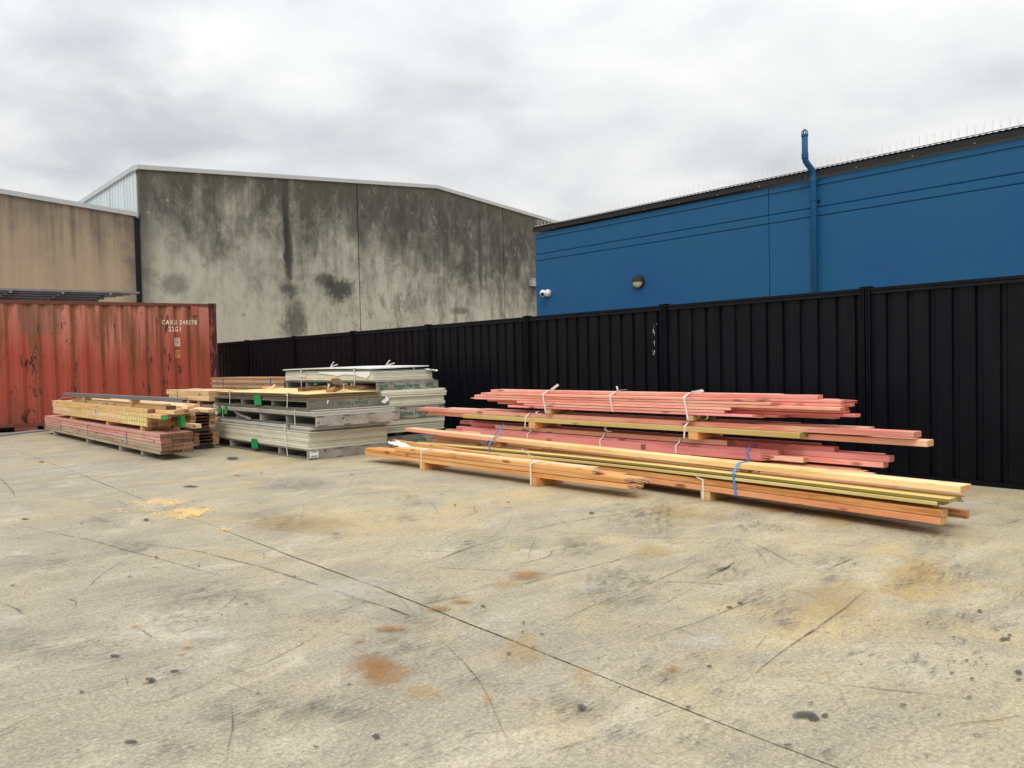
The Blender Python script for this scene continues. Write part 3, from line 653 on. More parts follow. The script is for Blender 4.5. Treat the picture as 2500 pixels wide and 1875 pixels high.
# ------------------------------------------------------------------ grey precast building
GY = 24.0
gx0 = ony(349, 700, GY).x; gridge = ony(1065, 452, GY); gr_r = ony(1365, 541, GY); gtl = ony(330, 402, GY)
slR = (gr_r.z - gridge.z) / (gr_r.x - gridge.x); slL = (gridge.z - gtl.z) / (gridge.x - gtl.x)
def gtop(x): return (gridge.z + slL * (x - gridge.x) if x < gridge.x else gridge.z + slR * (x - gridge.x)) - .115
gb = thing('grey_warehouse', (17, GY, 0), 'tall grey precast concrete warehouse with a low gable and black water stains', 'building')
js = [gx0, ony(690, 440, GY).x, ony(871, 440, GY).x, ony(1230, 640, GY).x, 29.0, 34.0]
for i, (a, b) in enumerate(zip(js, js[1:])):
    a2 = a + (.018 if i else 0); b2 = b - .018
    if i == 0: b2 = b - .004
    if i == 1: a2 = a + .004
    xs = [a2] + ([gridge.x] if a2 < gridge.x < b2 else []) + [b2]
    out = [(a2, 0), (b2, 0)] + [(x, gtop(x)) for x in reversed(xs)]
    mb = MB(); mb.prism(out, 'y', GY, GY + .18); mb.build('precast_panel', M_gwall, gb, origin=(a, GY, 0))
mb = MB(); mb.prism([(gx0 + .1, 0), (33.9, 0), (33.9, gtop(33.9) - .1), (gridge.x, gtop(gridge.x) - .1), (gx0 + .1, gtop(gx0) - .1)], 'y', GY + .2, GY + .25); mb.build('backing_wall', M_dark, gb, origin=(17, GY + .2, 0))
mb = MB()
for a, b in ((gx0 - .06, gridge.x), (gridge.x, 34.0)):
    mb.hexa([(a, GY - .05, gtop(a) - .01), (b, GY - .05, gtop(b) - .01), (b, GY + .3, gtop(b) - .01), (a, GY + .3, gtop(a) - .01), (a, GY - .05, gtop(a) + .115), (b, GY - .05, gtop(b) + .115), (b, GY + .3, gtop(b) + .115), (a, GY + .3, gtop(a) + .115)])
mb.build('cap_flashing', M_flash, gb, origin=(17, GY, 7))
mb = MB()
for a, b in ((gx0, gridge.x), (gridge.x, 34.0)):
    mb.hexa([(a, GY + .3, gtop(a) - .05), (b, GY + .3, gtop(b) - .05), (b, GY + 16, gtop(b) - .05), (a, GY + 16, gtop(a) - .05), (a, GY + .3, gtop(a) + .05), (b, GY + .3, gtop(b) + .05), (b, GY + 16, gtop(b) + .05), (a, GY + 16, gtop(a) + .05)])
mb.build('roof', M_flash, gb, origin=(17, GY + 8, 7))
mb = MB(); z1 = gtop(gx0) + .02
y = GY + .30
while y < GY + 16:
    mb.box(gx0 + .005, gx0 + .05, y, y + .27, 0, z1); mb.box(gx0 - .018, gx0 + .05, y + .27, y + .30, 0, z1); y += .30
mb.build('side_cladding', M_clad, gb, origin=(gx0, GY + 8, 0))
mb = MB(); mb.box(gx0 - .06, gx0 + .06, GY + .31, GY + 16, z1 + .001, z1 + .14); mb.build('barge_flashing', M_flash, gb, origin=(gx0, GY + 8, z1))
q = ony(1304, 690, GY - .15); mb = MB(); mb.box(q.x - .16, q.x + .35, GY - .16, GY - .004, q.z - .14, q.z + .16); mb.box(q.x - .18, q.x + .37, GY - .18, GY - .003, q.z + .162, q.z + .19); mb.build('meter_box', plain('grey_painted_box', (.34, .34, .345), .6), gb, origin=(q.x, GY, q.z))
# cast-in lifting sockets
for px, py in ((409, 489), (581, 509), (833, 540), (497, 648), (595, 768), (845, 770), (860, 440), (775, 438), (486, 424), (600, 427), (362, 519)):
    q = ony(px, py, GY); mb = MB()
    for k in range(8):
        a0, a1 = k * math.pi / 4, (k + 1) * math.pi / 4
        mb.poly([(q.x, GY - .006, q.z), (q.x + .05 * math.cos(a1), GY - .003, q.z + .05 * math.sin(a1)), (q.x + .05 * math.cos(a0), GY - .003, q.z + .05 * math.sin(a0))])
    mb.build('socket_plug', plain('grout_plug', (.30, .28, .23), .9), gb, origin=(q.x, GY, q.z))

# ------------------------------------------------------------------ tan precast building
tl, trp = ony(0, 463, GY), ony(328, 519, GY); ts = (trp.z - tl.z) / (trp.x - tl.x); tx1 = trp.x - .02
ttop = lambda x: trp.z + ts * (x - trp.x) - .10
tb = thing('tan_warehouse', (0, GY, 0), 'tan precast concrete warehouse wall behind the container, roofline falling to the right', 'building')
mb = MB(); mb.prism([(-14, 0), (tx1, 0), (tx1, ttop(tx1)), (-14, ttop(-14))], 'y', GY, GY + .2); mb.build('wall', M_tanwall, tb, origin=(0, GY, 0))
mb = MB(); a, b = -14, tx1 + .10
mb.hexa([(a, GY - .05, ttop(a) - .005), (b, GY - .05, ttop(b) - .005), (b, GY + .25, ttop(b) - .005), (a, GY + .25, ttop(a) - .005), (a, GY - .05, ttop(a) + .12), (b, GY - .05, ttop(b) + .12), (b, GY + .25, ttop(b) + .12), (a, GY + .25, ttop(a) + .12)])
mb.build('cap_flashing', M_flash, tb, origin=(0, GY, 5))
mb = MB(); mb.hexa([(a, GY + .25, ttop(a) - .15), (b - .2, GY + .25, ttop(b) - .15), (b - .2, GY + 15, ttop(b) - .15), (a, GY + 15, ttop(a) - .15), (a, GY + .25, ttop(a) - .02), (b - .2, GY + .25, ttop(b) - .02), (b - .2, GY + 15, ttop(b) - .02), (a, GY + 15, ttop(a) - .02)])
mb.build('roof', M_flash, tb, origin=(0, GY + 8, 5))
mb = MB(); mb.box(tx1 + .005, gx0 - .02, GY + .10, GY + .14, 0, ttop(tx1) - .02); mb.build('gap_flashing', plain('navy_flashing', (.008, .012, .022), .5), tb, origin=(tx1, GY + .1, 0))

# ------------------------------------------------------------------ blue building
BX = 11.5; BZ = 3.94; BE = onx(1307, 600, BX).y
bb = thing('blue_building', (BX, 5, 0), 'long low blue painted building with grooved wall and charcoal roof edge behind the fence', 'building')
z_g1, z_g2, z_f = 3.41, 3.275, 3.745
yj = onx(1876, 460, BX).y
outl = [(0, 0)]
def wallprof():
    p = [(BX, 0)]
    for zg in (z_g2, z_g1): p += [(BX, zg - .022), (BX + .014, zg - .008), (BX + .018, zg - .007), (BX + .018, zg + .007), (BX, zg + .008)]
    p += [(BX, z_f - .006), (BX - .016, z_f - .004), (BX - .016, z_f + .002), (BX, z_f + .010)]
    p += [(BX, BZ - .10), (BX + .16, BZ - .10), (BX + .16, 0)]
    return p
for a, b in ((-9.0, 0.55), (.562, yj - .006), (yj + .006, BE)):
    mb = MB(); mb.prism(wallprof(), 'y', a, b); mb.build('wall_panel', M_blue, bb, origin=(BX, a, 0))
mb = MB(); mb.box(BX + .17, BX + 9, BE - .18, BE - .02, 0, BZ - .12); mb.box(BX + .163, BX + .2, -9, BE - .19, 0, BZ - .12); mb.build('end_wall', M_blue, bb, origin=(BX + 4, BE, 0))
mb = MB(); mb.prism([(BX - .05, BZ - .070), (BX - .05, BZ + .012), (BX + .22, BZ + .03), (BX + .22, BZ - .05), (BX - .02, BZ - .060)], 'y', -9, BE + .03); mb.build('roof_edge', M_roofdk, bb, origin=(BX, 5, BZ))
mb = MB(); y = -9
prof = []
while y < BE: prof += [(y, BZ + .018), (y + .038, BZ + .028)]; y += .076
for (ya, za), (yb, zb) in zip(prof, prof[1:]): mb.hexa([(BX - .07, ya, za), (BX + 9, ya, za + .25), (BX + 9, yb, zb + .25), (BX - .07, yb, zb), (BX - .07, ya, za + .004), (BX + 9, ya, za + .254), (BX + 9, yb, zb + .254), (BX - .07, yb, zb + .004)])
mb.build('corrugated_roof', M_roofdk, bb, origin=(BX + 4, 5, BZ))
M_spike = plain('pale_plastic_spikes', (.74, .74, .72), .4, amt=.05)
rr = random.Random(11); y = 0.0
while y < BE - .1:
    mb = MB(); y1 = min(y + 1.0, BE); yy = y + .03
    mb.box(BX - .02, BX + .02, y, y1 - .01, BZ + .056, BZ + .061)
    while yy < y1 - .02:
        for dy, dx, h_ in ((-.03, -.045, .13), (.03, -.045, .13), (-.012, .0, .14), (.012, 0, .14), (-.03, .05, .13), (.03, .05, .13)):
            a = Vector((BX, yy, BZ + .06)); b = a + Vector((dx, dy + rr.uniform(-.008, .008), h_ + rr.uniform(-.01, .012)))
            mb.tube([a, b], .0012, 3, cap=False)
        yy += .10
    mb.build('spike_strip', M_spike, bb, origin=(BX, y, BZ + .06)); y += 1.0
# roof edge rivets
y = .6
while y < BE:
    mb = MB(); mb.box(BX - .056, BX - .0505, y - .006, y + .006, BZ - .066, BZ - .056); mb.build('rivet', M_flash, bb, origin=(BX, y, BZ - .07)); y += .78
# vent pipe with offset bend
py0 = 5.92; q = [(BX - .075, py0, .2), (BX - .075, py0, 3.84), (BX - .080, py0, 3.90), (BX - .115, py0 + .01, 3.97), (BX - .19, py0 + .03, 4.03), (BX - .24, py0 + .04, 4.08), (BX - .25, py0 + .042, 4.15), (BX - .25, py0 + .042, 4.47)]
mb = MB(); mb.tube(q, .045, 18); dp = mb.build('vent_pipe', plain('blue_painted_pipe', (.009, .088, .208), .5, spec=.25, amt=.15), bb, origin=(BX - .075, py0, 0), smooth=True)
for (x, y, z0, z1) in ((BX - .075, py0, 3.78, 3.87), (BX - .25, py0 + .042, 4.11, 4.19), (BX - .25, py0 + .042, 4.44, 4.47)):
    mb = MB(); mb.tube([(x, y, z0), (x, y, z1)], .051, 18); mb.build('pipe_collar', MATS['blue_painted_pipe'], dp, origin=(x, y, z0), smooth=False)
mb = MB()
for k in range(8):
    a = k * math.pi / 4; x, y = BX - .25, py0 + .042
    mb.tube([(x + .046 * math.cos(a), y + .046 * math.sin(a), 4.47), (x + .042 * math.cos(a), y + .042 * math.sin(a), 4.515), (x + .01 * math.cos(a), y + .01 * math.sin(a), 4.54)], .006, 5)
mb.tube([(BX - .25, py0 + .042, 4.53), (BX - .25, py0 + .042, 4.545)], .02, 8); mb.build('vent_cowl', MATS['blue_painted_pipe'], dp, origin=(BX - .25, py0, 4.5))
mb = MB(); mb.tube([(BX - .075, py0, 3.50), (BX - .075, py0, 3.515)], .056, 16); mb.box(BX - .03, BX - .001, py0 - .075, py0 + .075, 3.498, 3.517); mb.build('pipe_bracket', MATS['blue_painted_pipe'], dp, origin=(BX - .075, py0, 3.5))

# wall light: round body, black hood over the upper half, cream bowl
q = onx(1561, 688, BX); LR = .125
wl = thing('wall_light', (BX, q.y, q.z), 'round bulkhead light with black half hood and cream lens on the blue wall', 'wall light')
mb = MB(); mb.tube([(BX, q.y, q.z), (BX - .03, q.y, q.z), (BX - .045, q.y, q.z)], LR, 28, rs=[LR, LR, LR * .93]); mb.build('base', M_roofdk, wl, origin=(BX, q.y, q.z), smooth=False)
def dome(y, z, x, r, depth, a0, a1, nseg=24, rings=7):
    mb = MB(); P = []
    for i in range(rings + 1):
        t = i / rings * math.pi / 2
        for k in range(nseg + 1):
            a = a0 + (a1 - a0) * k / nseg; P.append((x - math.sin(t) * depth, y + math.cos(a) * r * math.cos(t), z + math.sin(a) * r * math.cos(t)))
    mb.v = P
    for i in range(rings):
        for k in range(nseg): b = i * (nseg + 1) + k; mb.f.append((b, b + nseg + 1, b + nseg + 2, b + 1)); mb.m.append(0)
    return mb
dome(q.y, q.z, BX - .045, LR * .86, .085, 0, 2 * math.pi).build('lens', plain('cream_glass', (.62, .58, .42), .25, spec=.5, amt=.04), wl, origin=(BX, q.y, q.z), smooth=True)
mb = dome(q.y, q.z, BX - .045, LR * .97, .105, R_(-4), R_(184)); mb.build('hood', M_black, wl, origin=(BX, q.y, q.z), smooth=True)

q = onx(1334, 716, BX)
sc_ = thing('security_camera', (BX, q.y, q.z), 'small white turret security camera at the far end of the blue wall', 'security camera')
M_camw = plain('white_camera_shell', (.78, .79, .80), .35, amt=.03)
mb = MB(); mb.tube([(BX, q.y - .07, q.z), (BX - .05, q.y - .07, q.z), (BX - .07, q.y - .06, q.z)], .07, 20, rs=[.075, .072, .06]); mb.build('bracket', M_camw, sc_, origin=(BX, q.y, q.z), smooth=True)
bm = bmesh.new(); bmesh.ops.create_uvsphere(bm, u_segments=24, v_segments=16, radius=.072); me = bpy.data.meshes.new('body'); bm.to_mesh(me); bm.free(); me.materials.append(M_camw)
for p_ in me.polygons: p_.use_smooth = True
o = bpy.data.objects.new('body', me); COL.objects.link(o); o.parent = sc_; o.location = (-.10, -.01, -.004)
dirc = (Vector((-.8, -.45, -.35))).normalized(); c0 = Vector((BX - .10, q.y - .01, q.z - .004))
mb = MB(); mb.tube([c0 + dirc * .055, c0 + dirc * .078], .036, 18); mb.build('lens', M_black, sc_, origin=c0)

# ------------------------------------------------------------------ shipping container
ca = Vector((2.80, 18.10, 0)); cb = Vector((6.75, 17.40, 0)); cyaw = math.atan2(cb.y - ca.y, cb.x - ca.x)
ct = thing('shipping_container', (cb.x, cb.y, 0), 'rusty faded red corrugated shipping container with white lettering', 'container'); ct.rotation_euler = (0, 0, cyaw)
CL, CW, CH = 6.06, 2.44, 2.60
def cpart(mb, name, m, origin, smooth=False, parent=ct):
    o = mb.build(name, m, None, origin=origin); WL.pop(o.name, None); o.parent = parent; o.location = Vector(origin); return o
bx0 = -.34; per = .278; depth = .036
def corr(x):      # depth of the side sheet at local x (0 = outer face)
    t = ((-x + bx0 + .0) % per) / per
    if t < .26: return 0
    if t < .50: return depth * (t - .26) / .24
    if t < .76: return depth
    return depth * (1 - (t - .76) / .24)
brk = []
x = bx0
ks = [0, .26, .50, .76]
k = 0
while True:
    base = bx0 - (k * per)
    for t in ks:
        xx = base - t * per
        brk.append(xx)
    k += 1
    if base < -CL: break
def corr2(x):
    if x > bx0: return 0.0
    t = ((bx0 - x) % per) / per
    if t < .26: return 0.0
    if t < .50: return depth * (t - .26) / .24
    if t < .76: return depth
    return depth * (1 - (t - .76) / .24)
brk = [b for b in brk if b > -CL + .15]
for side in (0, 1):
    mb = MB(); xs = [-.14] + brk + [-CL + .14]
    for a, b in zip(xs, xs[1:]):
        da, db = .016 + corr2(a - 1e-5), .016 + corr2(b + 1e-5 if b > -CL + .15 else bx0)
        if side: mb.poly([(a, CW - da, .165), (b, CW - db, .165), (b, CW - db, CH - .075), (a, CW - da, CH - .075)])
        else: mb.poly([(b, db, .165), (a, da, .165), (a, da, CH - .075), (b, db, CH - .075)])
    cpart(mb, 'side_wall', M_cont, (0, 0, 0))
for nm, z0, z1, m_ in (('top_rail', CH - .075, CH - .012, M_rail), ('bottom_rail', .10, .165, M_rail)):
    mb = MB(); mb.box(-CL + .16, -.16, .004, .06, z0, z1); cpart(mb, nm, m_, (0, 0, 0))
    mb = MB(); mb.box(-CL + .16, -.16, CW - .06, CW - .004, z0, z1); cpart(mb, nm, m_, (0, 0, 0))
# lower sill with fork pockets
mb = MB()
for a, b in ((-CL + .16, -4.28), (-3.85, -3.46), (-3.36, -1.95), (-1.58, -.16)):
    mb.box(a, b, .010, .055, .03, .0995)
cpart(mb, 'sill', M_cont, (0, 0, 0))
mb = MB(); mb.box(-CL + .1, -.1, .12, CW - .12, .04, .14); mb.box(-CL + .06, -.06, .06, CW - .06, CH - .05, CH - .02); cpart(mb, 'floor_frame', M_dark, (0, 0, 0))
mb = MB(); mb.box(-CL + .1, -.1, .062, CW - .062, CH - .018, CH - .012); cpart(mb, 'roof', M_rail, (0, 0, 0))
for xx in (0, -CL + .16):
    for yy in (0, CW - .16):
        mb = MB(); mb.box(xx - .155, xx - .002, yy + .002, yy + .158, .12, CH - .121); cpart(mb, 'corner_post', M_rust, (0, 0, 0))
        for zz in (0, CH - .12):
            mb = MB(); mb.box(xx - .16, xx + .004, yy - .004, yy + .162, zz + .001, zz + .119); c_ = cpart(mb, 'corner_casting', M_rust, (0, 0, 0))
            mb = MB(); mb.tube([(xx - .078, yy - .0065, zz + .06), (xx - .078, yy - .0045, zz + .06)], .032, 14); cpart(mb, 'casting_hole', M_dark, (0, 0, 0), parent=c_)
for xx in (-.05, -CL + .09):
    mb = MB(); mb.box(xx - .02, xx, .16, CW - .16, .12, CH - .12); cpart(mb, 'end_wall', M_cont, (0, 0, 0))
def cl(px, py, depth_=0.0):     # photo point on the container's long face -> container coordinates
    dn = Vector((-math.sin(cyaw), math.cos(cyaw), 0)); r = ray(px, py); t = (cb + dn * depth_ - O).dot(dn) / r.dot(dn); p = O + r * t - Vector((cb.x, cb.y, 0))
    return Vector((p.x * math.cos(cyaw) + p.y * math.sin(cyaw), 0, p.z))
a, b = cl(466, 748), cl(484, 770); mb = MB(); mb.box(a.x, b.x, .002, .012, b.z, a.z); cpart(mb, 'data_plate', plain('pale_red_plate', (.40, .10, .07), .6), (0, 0, 0))
def ctext(s, x0, x1, z0, z1, m_, name):
    cu = bpy.data.curves.new('t', 'FONT'); cu.body = s; cu.size = 1; cu.space_character = 1.35; to = bpy.data.objects.new('t', cu); COL.objects.link(to); bpy.context.view_layer.update(); dx, dy = to.dimensions.x, to.dimensions.y; bpy.data.objects.remove(to)
    size = (z1 - z0) / .73; nar = (x1 - x0) / (dx * size)
    o = text_mesh(name, s, size, m_, ct, (x0, .016, z0), (math.pi / 2, 0, 0), narrow=nar, bold=.0035, origin_world=False, bend=(brk, corr2, x0), space=1.35)
    return o
a, b = cl(396, 780.5), cl(480, 792); ctext('CAXU 248578', a.x, b.x, b.z, a.z, M_cwhite, 'lettering')
a, b = cl(411.6, 797), cl(441.5, 809); ctext('22G1', a.x, b.x, b.z, a.z, M_cwhite, 'lettering')
def cframe(pa, pb, m_, fill=None, rows=('AR', 'GZ')):
    a, b = cl(*pa), cl(*pb); x0, x1, z0, z1 = a.x, b.x, b.z, a.z; w_ = .014
    mb = MB(); yv = lambda x: .016 + corr2(x) - .003
    def slab(xa, xb, za, zb):
        cuts = sorted([xa, xb] + [q for q in brk if xa < q < xb])
        for p_, q_ in zip(cuts, cuts[1:]): mb.poly([(p_, yv(p_), za), (q_, yv(q_), za), (q_, yv(q_), zb), (p_, yv(p_), zb)])
    if fill: slab(x0, x1, z0, z1)
    else:
        slab(x0, x1, z1 - w_, z1); slab(x0, x1, z0, z0 + w_); slab(x0, x0 + w_, z0 + w_, z1 - w_); slab(x1 - w_, x1, z0 + w_, z1 - w_)
    cpart(mb, 'stencil_frame', m_, (0, 0, 0))
    h_ = (z1 - z0 - .06) / 2
    if not fill:
        ctext(rows[0], x0 + .022, x1 - .022, z0 + .035 + h_, z1 - .022, m_, 'lettering'); ctext(rows[1], x0 + .022, x1 - .022, z0 + .022, z0 + .022 + h_ * .9, m_, 'lettering')
cframe((426.5, 825), (441, 845), M_cwhite)
cframe((429, 855), (441, 873), M_cyel, rows=('11', 'GZ'))

# stack of dark steel purlins on the container roof
pr = thing('purlin_stack', (cb.x - 2.5, cb.y + 1.3, CH), 'stack of dark brown steel purlins lying on the container roof', 'steel purlins'); pr.rotation_euler = (0, 0, cyaw)
def ppart(mb, name, m): o = mb.build(name, m, None); WL.pop(o.name, None); o.parent = pr; return o
rr = random.Random(2)
for lay in range(5):
    z0 = .0 + lay * .048
    for k in range(4):
        xe = .62 + (-.09 * (4 - lay) if lay < 4 else .52) + rr.uniform(-.05, .05); yb = -.62 + k * .30 + (4 - lay) * .012
        if lay == 4: xe -= k * .1
        mb = MB(); mb.prism([(yb, z0 + .002), (yb + .20, z0 + .002), (yb + .20, z0 + .010), (yb + .012, z0 + .010), (yb + .012, z0 + .036), (yb + .20, z0 + .036), (yb + .20, z0 + .044), (yb, z0 + .044)], 'x', -3.6, xe)
        ppart(mb, 'purlin', M_dsteel if lay < 4 else M_lsteel)
for k, xb in enumerate((-2.45, -1.42, -.52, .35)):
    for lay in range(5):
        mb = MB(); xx = xb + lay * .085
        mb.box(xx, xx + .05, -.66, -.625, .002 + lay * .048, .046 + lay * .048); ppart(mb, 'end_cleat', M_dsteel if lay < 3 else M_lsteel)
for xx in (-2.4, 0.1): mb = MB(); mb.box(xx, xx + .3, -.5, .5, -.012 + .001, .0005); ppart(mb, 'packer', M_grey)

# ------------------------------------------------------------------ timber helpers
def board(parent, a, b, w_, h_, m_, name='board', br0=False, br1=False, sag=0.0, side=1):
    """a, b: the two ends of the top edge nearest the camera; the board extends w_ in +X and h_ down"""
    a, b = Vector(a), Vector(b); d = b - a; L = d.length; yaw = math.atan2(-d.x, d.y); pitch = math.asin(d.z / L)
    o0 = a.copy(); rr_ = random.Random(int(abs(a.x * 991 + a.y * 773 + a.z * 3571 + L * 19) * 10))
    mb = MB(); n = 8; c = .0025; k = 8
    prof = [(c, 0), (w_ - c, 0), (w_, -c), (w_, -h_ + c), (w_ - c, -h_), (c, -h_), (0, -h_ + c), (0, -c)]
    prof.reverse()
    bow = rr_.uniform(-.010, .006); sag = sag + rr_.uniform(-.0012, .0025); y0 = .0; y1 = L
    if br0: y0 += .05
    if br1: y1 -= .05
    vs = []
    for i in range(n + 1):
        t = i / n; y = y0 + (y1 - y0) * t; s_ = 4 * t * (1 - t)
        for (px_, pz_) in prof: vs.append((px_ + bow * s_, y, pz_ - sag * s_))
    mb.v = vs
    for i in range(n):
        for j in range(k):
            j2 = (j + 1) % k; mb.f.append((i * k + j, (i + 1) * k + j, (i + 1) * k + j2, i * k + j2)); mb.m.append(0)
    mb.f.append(tuple(range(k))); mb.m.append(1); mb.f.append(tuple(n * k + j for j in range(k - 1, -1, -1))); mb.m.append(1)
    for flag, yy, sg in ((br0, y0, -1), (br1, y1, 1)):
        if not flag: continue
        nx, nz_ = 4, 3
        for ix in range(nx):
            for iz in range(nz_):
                ln = rr_.uniform(.005, .11); x0_, x1_ = w_ * ix / nx, w_ * (ix + 1) / nx; z0_, z1_ = -h_ * (iz + 1) / nz_, -h_ * iz / nz_
                xm, zm = (x0_ + x1_) / 2 + rr_.uniform(-.006, .006), (z0_ + z1_) / 2 + rr_.uniform(-.006, .006); q_ = .35
                ya, yb = (yy, yy + sg * ln)
                pa = [(x0_, ya, z0_), (x1_, ya, z0_), (x1_, ya, z1_), (x0_, ya, z1_)]
                pb = [(xm + (p_[0] - xm) * q_, yb, zm + (p_[2] - zm) * q_) for p_ in pa]
                bi = len(mb.v); mb.v += pa + pb
                for j in range(4): j2 = (j + 1) % 4; mb.f.append((bi + j, bi + j2, bi + 4 + j2, bi + 4 + j) if sg < 0 else (bi + j2, bi + j, bi + 4 + j, bi + 4 + j2)); mb.m.append(1)
                mb.f.append((bi + 7, bi + 6, bi + 5, bi + 4) if sg < 0 else (bi + 4, bi + 5, bi + 6, bi + 7)); mb.m.append(1)
    o = mb.build(name, [m_, M_END.get(m_.name, M_end)], None); WL.pop(o.name, None)
    o.parent = parent; o.location = o0 - Vector(WL[parent.name]); o.rotation_euler = Matrix.Rotation(yaw, 3, 'Z').__matmul__(Matrix.Rotation(pitch, 3, 'X')).to_euler()
    return o
M_endp = wood('pale_end_grain', (.60, .38, .20), (.40, .22, .10), grain=1.0, knots=False, var=.3)
M_endpk = wood('pink_end_grain', (.70, .27, .20), (.50, .16, .10), grain=1.0, knots=False, var=.3)
M_endol = wood('olive_end_grain', (.38, .36, .12), (.24, .22, .07), grain=1.0, knots=False, var=.3)
M_END = {}
for q, e_ in ((M_orange, M_endp), (M_redor, M_endp), (M_pale, M_endp), (M_gold, M_endp), (M_gold2, M_endp), (M_tan, M_end), (M_old, M_end), (M_pink, M_endpk), (M_hotpink, M_endpk), (M_peach, M_endp), (M_olive, M_endol), (M_lvl, M_endol), (M_lvlshade, M_endol), (M_lt, M_endp), (M_brown, M_brown)): M_END[q.name] = e_
def strap(parent, y, pts, m_, w_=.018, name='strap', lean=0.0):
    """closed loop round a bundle; pts are (x, z) corners"""
    z0 = min(p_[1] for p_ in pts); P = []
    n = len(pts)
    for i in range(n + 1):
        a = pts[i % n]; P.append((a[0], y + lean * (a[1] - z0), a[1]))
    Q = []
    for a, b in zip(P, P[1:]):
        a, b = Vector(a), Vector(b); Q += [a.lerp(b, .03), a.lerp(b, .97)]
    Q.append(Q[0].copy()); mb = MB(); mb.ribbon(Q, (0, 1, 0), w_ * .82, .001); return mb.build(name, m_, parent, origin=(P[0][0], y, z0))
def rect(x0, x1, z0, z1, e=.003): return [(x0 - e, z0 - e), (x0 - e, z1 + e), (x1 + e, z1 + e), (x1 + e, z0 - e)]
def tail(parent, pts, m_, w_=.016, side=(0, 1, 0), name='strap_tail'):
    P = [Vector(p_) for p_ in pts]; Q = []
    n = len(P)
    for i in range(n - 1):       # Catmull-Rom
        p0, p1, p2, p3 = P[max(i - 1, 0)], P[i], P[i + 1], P[min(i + 2, n - 1)]
        for k in range(5):
            t = k / 5; Q.append(.5 * ((2 * p1) + (p2 - p0) * t + (2 * p0 - 5 * p1 + 4 * p2 - p3) * t * t + (3 * p1 - p0 - 3 * p2 + p3) * t ** 3))
    Q.append(P[-1]); mb = MB(); mb.ribbon(Q, side, w_, .001); return mb.build(name, m_, parent, origin=P[0])
def bearer(parent, x0, x1, y, z0, z1, m_=None, w_=.09):
    mb = MB(); mb.box(x0, x1, y - w_ / 2, y + w_ / 2, z0, z1); return mb.build('bearer', m_ or M_tan, parent, origin=(x0, y, z0))
C = lambda x0, y0, s: (lambda x, y: (x0 + s * x, y0 + s * y))
c4, c5, c6, c7, c8 = C(870, 930, .226), C(1120, 930, .226), C(1560, 930, .226), C(1900, 1000, .226), C(1300, 1050, .226); k6 = C(1900, 650, .3315)
GRP = 'strapped timber bundles lying in the yard'
def row(parent, pl_, L, R, zt, w_, h_, m_, dx=0.0, z1=None, **kw):
    """board whose end positions are measured from the photo on the bundle's front plane (x0, y0, k)"""
    x0, y0, k = pl_; a = onp(*L, x0 + dx, y0, k) if isinstance(L, tuple) else None; b = onp(*R, x0 + dx, y0, k) if isinstance(R, tuple) else None
    ya = a.y if a else L; yb = b.y if b else R; z1 = zt if z1 is None else z1
    br0, br1 = kw.pop('brL', False), kw.pop('brR', False)
    # local Y runs from the near (right) end to the far (left) end
    return board(parent, (x0 + dx + (yb - y0) * k, yb, z1), (x0 + dx + (ya - y0) * k, ya, zt), w_, h_, m_, br0=br1, br1=br0, **kw)

# --- front short orange bundle
pl = (5.0, 7.2, -.02)
t = thing('timber_bundle', (5.1, 6.2, 0), 'short strapped bundle of orange pine studs in front, with broken right ends', 'timber bundle', GRP)
row(t, pl, c4(92, 772), c8(1075, 585), .121, .09, .0405, M_orange, brR=True)
row(t, pl, c4(100, 725), c8(1030, 525), .166, .09, .0405, M_orange, brR=True, z1=.168)
row(t, pl, c4(415, 715), c8(685, 440), .211, .09, .0405, M_orange, brR=True, z1=.208)
row(t, pl, c4(185, 705), c8(1130, 540), .121, .09, .043, M_pale, dx=.094)
row(t, pl, c4(190, 705), c8(1185, 515), .166, .09, .0405, M_orange, dx=.094, brR=True)
row(t, pl, 7.62, 4.75, .211, .09, .043, M_pale, dx=.094)
row(t, pl, 8.0, 4.4, .121, .09, .0405, M_orange, dx=.188); row(t, pl, 7.7, 4.5, .166, .09, .0405, M_orange, dx=.188)
yb1, yb2 = 7.16, 5.37
for yb in (yb1, yb2): bearer(t, 5.0, 5.36, yb, .002, .077, M_orange)
for px, yy in ((1030, yb1), (1303, yb2)):
    yy = onp(px, 1140, 5.0, 7.2, -.02).y; strap(t, yy, [(4.995, .003), (4.995, .209), (5.03, .215), (5.18, .215), (5.29, .17), (5.33, .003)], M_strap, .022)
y_ = onp(1303, 1130, 5.0, 7.2, -.02).y
tail(t, [(5.06, y_, .214), (5.03, y_ + .02, .235), (5.0, y_ - .02, .27), (5.0, y_ + .08, .32), (5.0, y_ + .12, .335)], M_strap, .016, (0, .5, .5))
y_ = onp(1030, 1110, 5.0, 7.2, -.02).y
tail(t, [(5.05, y_, .214), (5.08, y_ - .08, .225), (5.14, y_ - .18, .219), (5.2, y_ - .3, .222)], M_strap, .014, (1, 0, 0))
tail(t, [(5.05, y_, .214), (5.02, y_ + .06, .222), (4.99, y_ + .12, .20)], M_strap, .014, (1, 0, 0))
